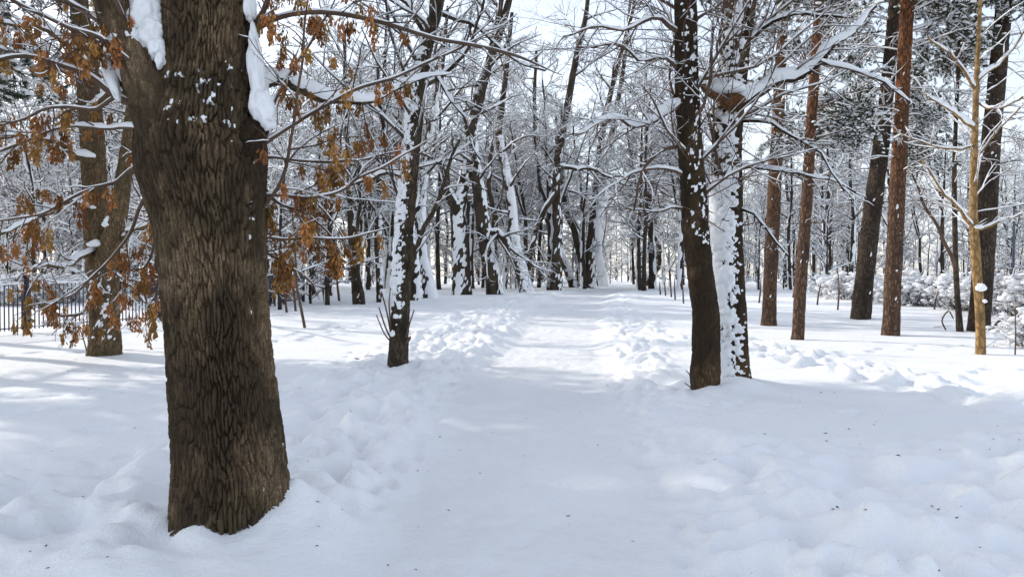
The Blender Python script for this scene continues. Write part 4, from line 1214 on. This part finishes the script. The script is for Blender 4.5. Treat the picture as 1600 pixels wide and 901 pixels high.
def forest_tree(kind, x, y, sc, rz):
    (tk, cr, sn), label, group = KINDS[kind]
    px = 800 + FPX * x / y
    where = "beyond the iron fence" if px < 420 else ("beyond the old lindens" if px < 1040 else "beyond the pines")
    if px < -40: where = "in open snow before the iron fence"
    elif y > 95: where = "deep in the wood " + where
    label = label + " " + where; group = label.split(" with")[0] + " " + where
    z = float(macro(np.array([x]), np.array([y]))[0]) if y < 125 else .5
    r = ob("woodland_tree", None, None, (x, y, z), label=label, cat="tree", group=group, rot=(0, 0, rz))
    r.scale = (sc, sc, sc)
    ob("trunk", tk, r); ob("crown", cr, r, kind="stuff"); ob("snow_cover", sn, r, kind="stuff")
def try_place(n, kinds, probs, ymin, ymax, mind, half=.70):
    got = 0
    for _ in range(n * 40):
        y = math.sqrt(rw.uniform(ymin ** 2, ymax ** 2)); x = rw.uniform(-half, half) * y
        pxx = 800 + FPX * x / y
        if abs(x - float(path_c(y))) < 2.2 and y < 75: continue
        if pxx > 1040 and y < 52: continue                         # the open ground under the pines
        if pxx > 1480 and rw.random() < .55: continue
        if pxx < 230 and y < 36: continue
        if pxx > 560 and pxx < 1040 and y < 56: continue
        if any((x - a) ** 2 + (y - b) ** 2 < mind ** 2 for a, b in placed): continue
        placed.append((x, y))
        k = rw.choice(kinds, p=probs)
        forest_tree(int(k), x, y, rw.uniform(.8, 1.2), rw.uniform(0, 6.28))
        got += 1
        if got >= n: break
try_place(26, [0, 1, 2, 3], [.25, .25, .2, .3], 34, 60, 2.6)
try_place(24, [3, 4], [.5, .5], 30, 46, 1.6)
try_place(26, [0, 1, 2], [.35, .35, .3], 54, 74, 2.2, .20)
try_place(105, [0, 1, 2, 3, 4], [.22, .18, .2, .25, .15], 58, 100, 2.4)
try_place(60, [3, 4], [.5, .5], 52, 100, 1.6)
try_place(85, [0, 1, 2, 3], [.25, .2, .3, .25], 100, 150, 2.6)
# the wood farther back reads as one mass
r = np.random.default_rng(66)
A_w, A_s = Acc(), Acc()
nT = 300
yy = np.sqrt(r.uniform(120 ** 2, 230 ** 2, nT)); xx = r.uniform(-.78, .78, nT) * yy
hh = r.uniform(7, 17, nT)
tz = np.linspace(0, 1, 5)
Pt = np.zeros((nT, 5, 3)); ln_ = r.normal(0, .06, (nT, 2))
Pt[:, :, 0] = xx[:, None] + ln_[:, :1] * tz * hh[:, None]; Pt[:, :, 1] = yy[:, None] + ln_[:, 1:] * tz * hh[:, None]; Pt[:, :, 2] = .4 + tz * hh[:, None]
Rt = r.uniform(.08, .22, (nT, 1)) * np.linspace(1, .15, 5)
A_w.add(*tubes(Pt, Rt, 4))
Pb, Rb = spawn(r, Pt, Rt, 15, (.06, 1), (62, 14), (-1.2, -3.6), 3, .02, .15, .4, .02, .05)
A_w.add(*tubes(Pb, Rb, 3)); A_s.add(*snow_on(Pb, Rb, .05, 3, r))
Pc, Rc = spawn(r, Pb, Rb, 1, (.25, 1), (48, 14), (-.7, -1.6), 3, .0, .15, .7, .018, .03)
A_w.add(*tubes(Pc, Rc, 3)); A_s.add(*snow_on(Pc, Rc, .045, 3, r))
DW = ob("distant_wood", A_w.mesh("distant_wood", M['twig'], False), kind="stuff", label="hazy mass of bare snowy trees far behind the woodland", cat="wood")
ob("snow_cover", A_s.mesh("snow_cover", M['snow']), DW, kind="stuff")
# neighbours out of frame on the sunny side, whose shade falls across the foreground
for k, (x, y, sc) in enumerate(((-14.5, 14.2, .95), (-17.5, 11.0, 1.0), (-20.5, 16.0, 1.05), (-13.0, 9.2, .8), (-24, 13.0, 1.0), (-19, 7.5, .9))):  # bare trees
    forest_tree((0, 1, 0, 1, 0, 1)[k], x, y, sc, k * 1.3)

# ================================================================ shrubs with snow
def shrub_mesh(seed, rx, h, dens=34):
    r = np.random.default_rng(seed)
    B = dens
    a = r.uniform(0, 6.28, B); q = np.sqrt(r.random(B))
    P = np.zeros((B, 6, 3)); base = np.c_[np.cos(a) * q * rx * .5, np.sin(a) * q * rx * .35, np.zeros(B)]
    d = unit(np.c_[np.cos(a) * q * .7, np.sin(a) * q * .6, np.ones(B) * .9])
    P[:, 0] = base
    for k in range(1, 6):
        d = unit(d + r.normal(0, .12, (B, 3))); P[:, k] = P[:, k - 1] + d * (h * r.uniform(.8, 1.15, (B, 1)) * .20)
    Rr = np.linspace(.012, .005, 6)[None].repeat(B, 0)
    W_, S_ = Acc(), Acc()
    W_.add(*tubes(P, Rr, 3))
    P2, R2 = spawn(r, P, Rr, 8, (.15, 1), (50, 15), (-.2, -.55), 5, .0, .18, .7, .005, .008)
    W_.add(*tubes(P2, R2, 3)); S_.add(*snow_on(P2, R2, .026, 4, r, .95, .15))
    P3, R3 = spawn(r, P2, R2, 3, (.2, 1), (50, 15), (-.1, -.25), 3, .0, .18, .7, .004, .006)
    W_.add(*tubes(P3, R3, 3)); S_.add(*snow_on(P3, R3, .024, 3, r, .9, .15))
    _, _, v1, f1 = ico()
    tips = np.concatenate([P[:, -1], P2[:, -1][::3]])
    for p_ in tips:
        rr_ = r.uniform(.07, .15)
        S_.add(v1 * (1 + r.normal(0, .14, (len(v1), 1))) * np.array([rr_ * 1.3, rr_ * 1.3, rr_ * .6]) + p_, f1)
    return W_.mesh("stems", M['twig_warm']), S_.mesh("snow_cover", M['snow'])
SH = [shrub_mesh(31, 1.1, 1.15), shrub_mesh(32, .9, .95), shrub_mesh(33, 1.3, 1.3, 44)]
def shrub(px, py, k, sc, label, group=None, dd=None):
    d = depth_of(px, py) if dd is None else dd
    p = at(px, py, d)
    r = ob("shrub", None, None, (p[0], p[1], p[2] - .05), label=label, cat="shrub", group=group, rot=(0, 0, px * .7))
    r.scale = (sc, sc, sc)
    ob("stems", SH[k][0], r, kind="stuff"); ob("snow_cover", SH[k][1], r, kind="stuff")
HEDGE = "hedge of snowy shrubs under the pines"
HL_ = "rounded snow-capped shrub in the hedge row behind the pines"
for px, py, k, sc in ((1290, 462, 1, 1.0), (1322, 468, 0, 1.05), (1338, 466, 1, 1.0), (1372, 472, 0, 1.0), (1412, 476, 1, 1.1), (1440, 478, 0, .95), (1470, 478, 0, 1.05), (1505, 484, 2, .95), (1528, 484, 1, 1.1)):
    shrub(px, py, k, sc, HL_, HEDGE)
for px, py, k, sc in ((1570, 492, 2, 1.05), (1608, 494, 2, 1.1), (1650, 500, 2, 1.0)):
    shrub(px, py, k, sc, "big snowy shrub at the hedge end beyond the dark pine", "big shrubs at the hedge end")
shrub(1612, 540, 1, .75, "small snowy bush on its own in the snow beyond the yellow-barked tree")
for px in (8, 40, 75, 110, 215, 300):
    shrub(px, 476 - px * .03, 0, 1.0, "dark low hedge shrub with a snow top behind the iron fence", "hedge behind the iron fence", 33 + px * .02)

# ================================================================ saplings and stray stems
def sapling(pts, label, seed, group=None, snow=.006, n2=6):
    d = depth_of(pts[0][0], pts[0][1])
    P4 = px_line(pts, d)
    T = Tree("sapling", label, cat="sapling", group=group, base=P4[0, :3], seed=seed)
    T.trunk(sink(P4, .15), 24, 6, M['twig_warm'], .04, name="stem")
    c = curve(P4, 12)
    if n2:
        a2 = spawn(T.rng, c[None, :, :3], c[None, :, 3], n2, (.3, 1), (42, 12), (.25, .55), 6, .01, .12, .7, .004, .01)
        T.twigs(*a2, 3, snow, .7, 3)
        a3 = spawn(T.rng, *a2, 4, (.2, 1), (42, 12), (.3, .6), 4, .0, .12, .7, .0035, .006)
        T.twigs(*a3, 3, snow * .8, .7, 3)
    T.finish(M['twig_warm'])
sapling([(476, 511, 5), (470, 480, 4.5), (464, 450, 4), (462, 410, 3.5), (458, 350, 2.5), (455, 300, 1.5)], "thin bent sapling alone in the snow right of the big trunk", 801, n2=11, snow=.02)
SP_ = "short bare whip of a sapling poking from the snow by the path's far right edge"
for k, (x, y, h) in enumerate(((1040, 462, 22), (1049, 464, 36), (1055, 468, 40), (1068, 474, 40), (1032, 460, 20))):
    sapling([(x, y, 2.6), (x - 1, y - h * .5, 2.2), (x - 2 + k % 3, y - h, 1.4)], SP_, 810 + k, "whips at the far right path edge", n2=0)
SP_ = "bare thin sapling standing in open snow between the pines"
for k, (x, y, h) in enumerate(((1162, 474, 42), (1186, 474, 38), (1277, 476, 34), (1309, 484, 62), (1239, 465, 24), (1460, 484, 30))):
    sapling([(x, y, 3), (x + 2, y - h * .5, 2.4), (x + (k % 3) * 3, y - h, 1.4)], SP_, 820 + k, "saplings in open snow among the pines", n2=4, snow=.004)
SP_ = "bare spindly sapling by the fence line in the left woodland edge"
for k, (x, y, h) in enumerate(((448, 488, 50), (462, 486, 70), (508, 474, 46), (430, 478, 60), (530, 470, 60))):
    sapling([(x, y, 4), (x - 3, y - h * .5, 3), (x - 6 + (k % 3) * 4, y - h, 1.6)], SP_, 830 + k, "saplings at the left woodland edge", n2=6, snow=.012)
sapling([(137, 556, 2.4), (130, 528, 2), (122, 508, 1.6)], "single dry stalk leaning beside the seed-laden maple's foot", 841, n2=0)
sapling([(1586, 554, 2.6), (1587, 520, 2.2), (1586, 480, 1.6)], "upright dry stalk beyond the yellow-barked young tree", 842, n2=0)
sapling([(1478, 516, 2.6), (1472, 500, 2.4), (1482, 486, 2.2), (1490, 498, 1.8)], "arched bramble stem beside the slender forked sapling", 843, n2=2, snow=.003)
sapling([(1548, 520, 5), (1558, 505, 5), (1567, 497, 4), (1576, 486, 2.4)], "broken dark branch sticking out of snow by the dark pine", 844, n2=4, snow=.01)
# twigs lying on the snow
def fallen(px, py, L, az, label, seed):
    d = depth_of(px, py); p = at(px, py, d); r = np.random.default_rng(seed)
    z0 = gz(p[0], p[1])
    t = np.linspace(0, 1, 8)
    P = np.c_[p[0] + np.cos(az) * L * t, p[1] + np.sin(az) * L * t, 0 * t]
    P[:, 2] = [gz(a, b) for a, b in P[:, :2]]
    P[:, 2] += .012 + .05 * t * L; P[:, :2] += r.normal(0, .02, (8, 2))
    A = Acc(); A.add(*tubes(P[None], np.linspace(.008, .003, 8)[None], 5))
    P2, R2 = spawn(r, P[None], np.linspace(.008, .003, 8)[None], 3, (.3, .9), (40, 10), (.2, .4), 5, .02, .1, .6, .002)
    A.add(*tubes(P2, R2, 4))
    me = A.mesh("fallen_twig", M['twig_warm']); me.transform(Matrix.Translation((-p[0], -p[1], -z0)))
    ob("fallen_twig", me, None, (p[0], p[1], z0), label=label, cat="twig")
fallen(425, 494, .9, -.5, "dry twig lying on the snow right of the big trunk", 1)
fallen(522, 512, .35, 1.2, "short twig sticking up from smooth snow left of the slim maple", 2)
fallen(1455, 512, .7, .2, "fallen branching twig on the snow by the forked sapling", 3)
fallen(556, 560, .5, .4, "small dead twig on a footprint line left of the slim maple", 4)

# ================================================================ iron fence
def box(c, h):
    v = np.array([[x, y, z] for x in (-1, 1) for y in (-1, 1) for z in (-1, 1)], float) * h + c
    f = np.array([[0, 1, 3, 2], [4, 6, 7, 5], [0, 4, 5, 1], [2, 3, 7, 6], [0, 2, 6, 4], [1, 5, 7, 3]])
    return v, f
fpts = np.array([(-14.6, 17.4), (-12.97, 21.0), (-12.1, 22.8), (-11.26, 24.6), (-10.75, 26.9), (-10.35, 29.2), (-10.05, 31.5), (-9.8, 33.9), (-9.6, 36.2)])
def zg(x, y): return gz(x, y)
fz0 = zg(*fpts[0])
FE = ob("iron_fence", None, None, (fpts[0][0], fpts[0][1], fz0), label="dark blue-black iron railing fence with thin bars and snow on its rails", cat="fence")
off = np.array([fpts[0][0], fpts[0][1], fz0])
pv, pf = box(np.zeros(3), np.array([.012, .012, .62]))
PICK = mesh("picket", pv, pf, M['iron'], False)
A = Acc(); A.add(*box(np.array([0, 0, .66]), np.array([.06, .06, .88]))); A.add(*box(np.array([0, 0, 1.55]), np.array([.074, .074, .018])))
POST = mesh("post", np.vstack(A.V), np.vstack(A.Q), M['iron'], False)
lv, lf = lump(np.zeros(3), (.10, .10, .12), 99, None, .12, .5)
PCAP = mesh("snow_cap", lv, lf, M['snowl'])
for k, (x, y) in enumerate(fpts):
    p = ob("post", POST, FE, Vector(np.array([x, y, zg(x, y)]) - off))
    ob("snow_cap", PCAP, p, (0, 0, 1.60))
for k in range(len(fpts) - 1):
    a, b = fpts[k], fpts[k + 1]
    L = np.linalg.norm(b - a); t = (b - a) / L; az = math.atan2(t[1], t[0])
    za, zb = zg(*a), zg(*b)
    nb = int(L / .115)
    for zz, r_ in ((.16, .016), (1.30, .016)):
        P = np.array([[[*a, za + zz], [*((a + b) / 2), (za + zb) / 2 + zz], [*b, zb + zz]]]) - off
        V_, F_ = tubes(P, np.full((1, 3), r_), 5)
        ob("rail", mesh("rail", V_, F_, M['iron']), FE)
        if zz > 1:
            q = np.linspace(0.02, .98, 26)
            P = np.stack([a[0] + (b - a)[0] * q, a[1] + (b - a)[1] * q, za + (zb - za) * q + zz + .02], -1)[None] - off
            V_, F_ = tubes(P, (.024 + .014 * rw.random((1, 26))), 6)
            ob("rail_snow", mesh("rail_snow", V_, F_, M['snow']), FE)
    # sagging upper rail with snow along it
    q = np.linspace(0, 1, 22)
    sag = 1.34 + .20 * (2 * q - 1) ** 2
    P = np.stack([a[0] + (b - a)[0] * q, a[1] + (b - a)[1] * q, za + (zb - za) * q + sag], -1)[None] - off
    V_, F_ = tubes(P, np.full((1, 22), .014), 5); ob("curved_rail", mesh("curved_rail", V_, F_, M['iron']), FE)
    P = P + [0, 0, .02]
    V_, F_ = tubes(P, .016 + .010 * rw.random((1, 22)), 5); ob("rail_snow", mesh("rail_snow", V_, F_, M['snow']), FE)
    for j in range(1, nb):
        q = j / nb
        x, y = a + (b - a) * q
        ob("picket", PICK, FE, Vector(np.array([x, y, za + (zb - za) * q + .72]) - off), rot=(0, 0, az))

# ================================================================ street lamp
d = 43.0
p = at(1583, 462, d); z0 = float(macro(np.array([p[0]]), np.array([p[1]]))[0])
LT = at(1583, 322, d)[2] - z0
LM = ob("street_lamp", None, None, (p[0], p[1], z0), label="dark blue-grey flat-headed street lamp behind the snowy hedge", cat="lamp")
P = np.array([[[0, 0, -.2], [0, 0, LT * .5], [0, 0, LT]]]); V_, F_ = tubes(P, np.array([[.075, .065, .05]]), 12)
ob("pole", mesh("pole", V_, F_, M['lamp']), LM)
v, f = box(np.array([.0, 0, LT + .02]), np.array([.05, .05, .05])); ob("bracket", mesh("bracket", v, f, M['lamp'], False), LM)
v, f = box(np.array([.12, 0, LT + .07]), np.array([.72, .13, .035])); ob("lamp_head", mesh("lamp_head", v, f, M['lamp'], False), LM)
V_, F_ = lump(np.array([.12, 0, LT + .11]), (.68, .13, .06), 55, None, .12, .2); ob("snow_cap", mesh("snow_cap", V_, F_, M['snow']), LM)

# ================================================================ seed and bark litter on the snow
rl = np.random.default_rng(77)
A = Acc()
v0 = np.array([[-1, 0, 0], [0, -.45, .15], [1, 0, .25], [0, .45, .15], [0, 0, .6]], float)
f0 = np.array([[0, 1, 4], [1, 2, 4], [2, 3, 4], [3, 0, 4], [0, 3, 1], [1, 3, 2]])
for k in range(230):
    y = 3.2 + 16 * rl.random() ** 1.7; x = rl.uniform(-.68, .68) * y
    sz = rl.uniform(.008, .018) * (1.6 if rl.random() < .15 else 1)
    a = rl.uniform(0, 6.28); ca, sa = math.cos(a), math.sin(a)
    vv = v0 * sz * np.array([1, rl.uniform(.5, 1), .6])
    vv = np.c_[vv[:, 0] * ca - vv[:, 1] * sa, vv[:, 0] * sa + vv[:, 1] * ca, vv[:, 2]]
    A.add(vv + [x, y, gz(x, y) + .001], f0)
ob("seed_litter", A.mesh("seed_litter", M['litter'], False), kind="stuff", label="dark seeds and bark crumbs scattered on the snow", cat="litter")

tot = sum(len(m.loops) - 2 * len(m.polygons) for m in bpy.data.meshes)
print("TRIANGLES", tot, {k: v for k, v in TRI.items()})
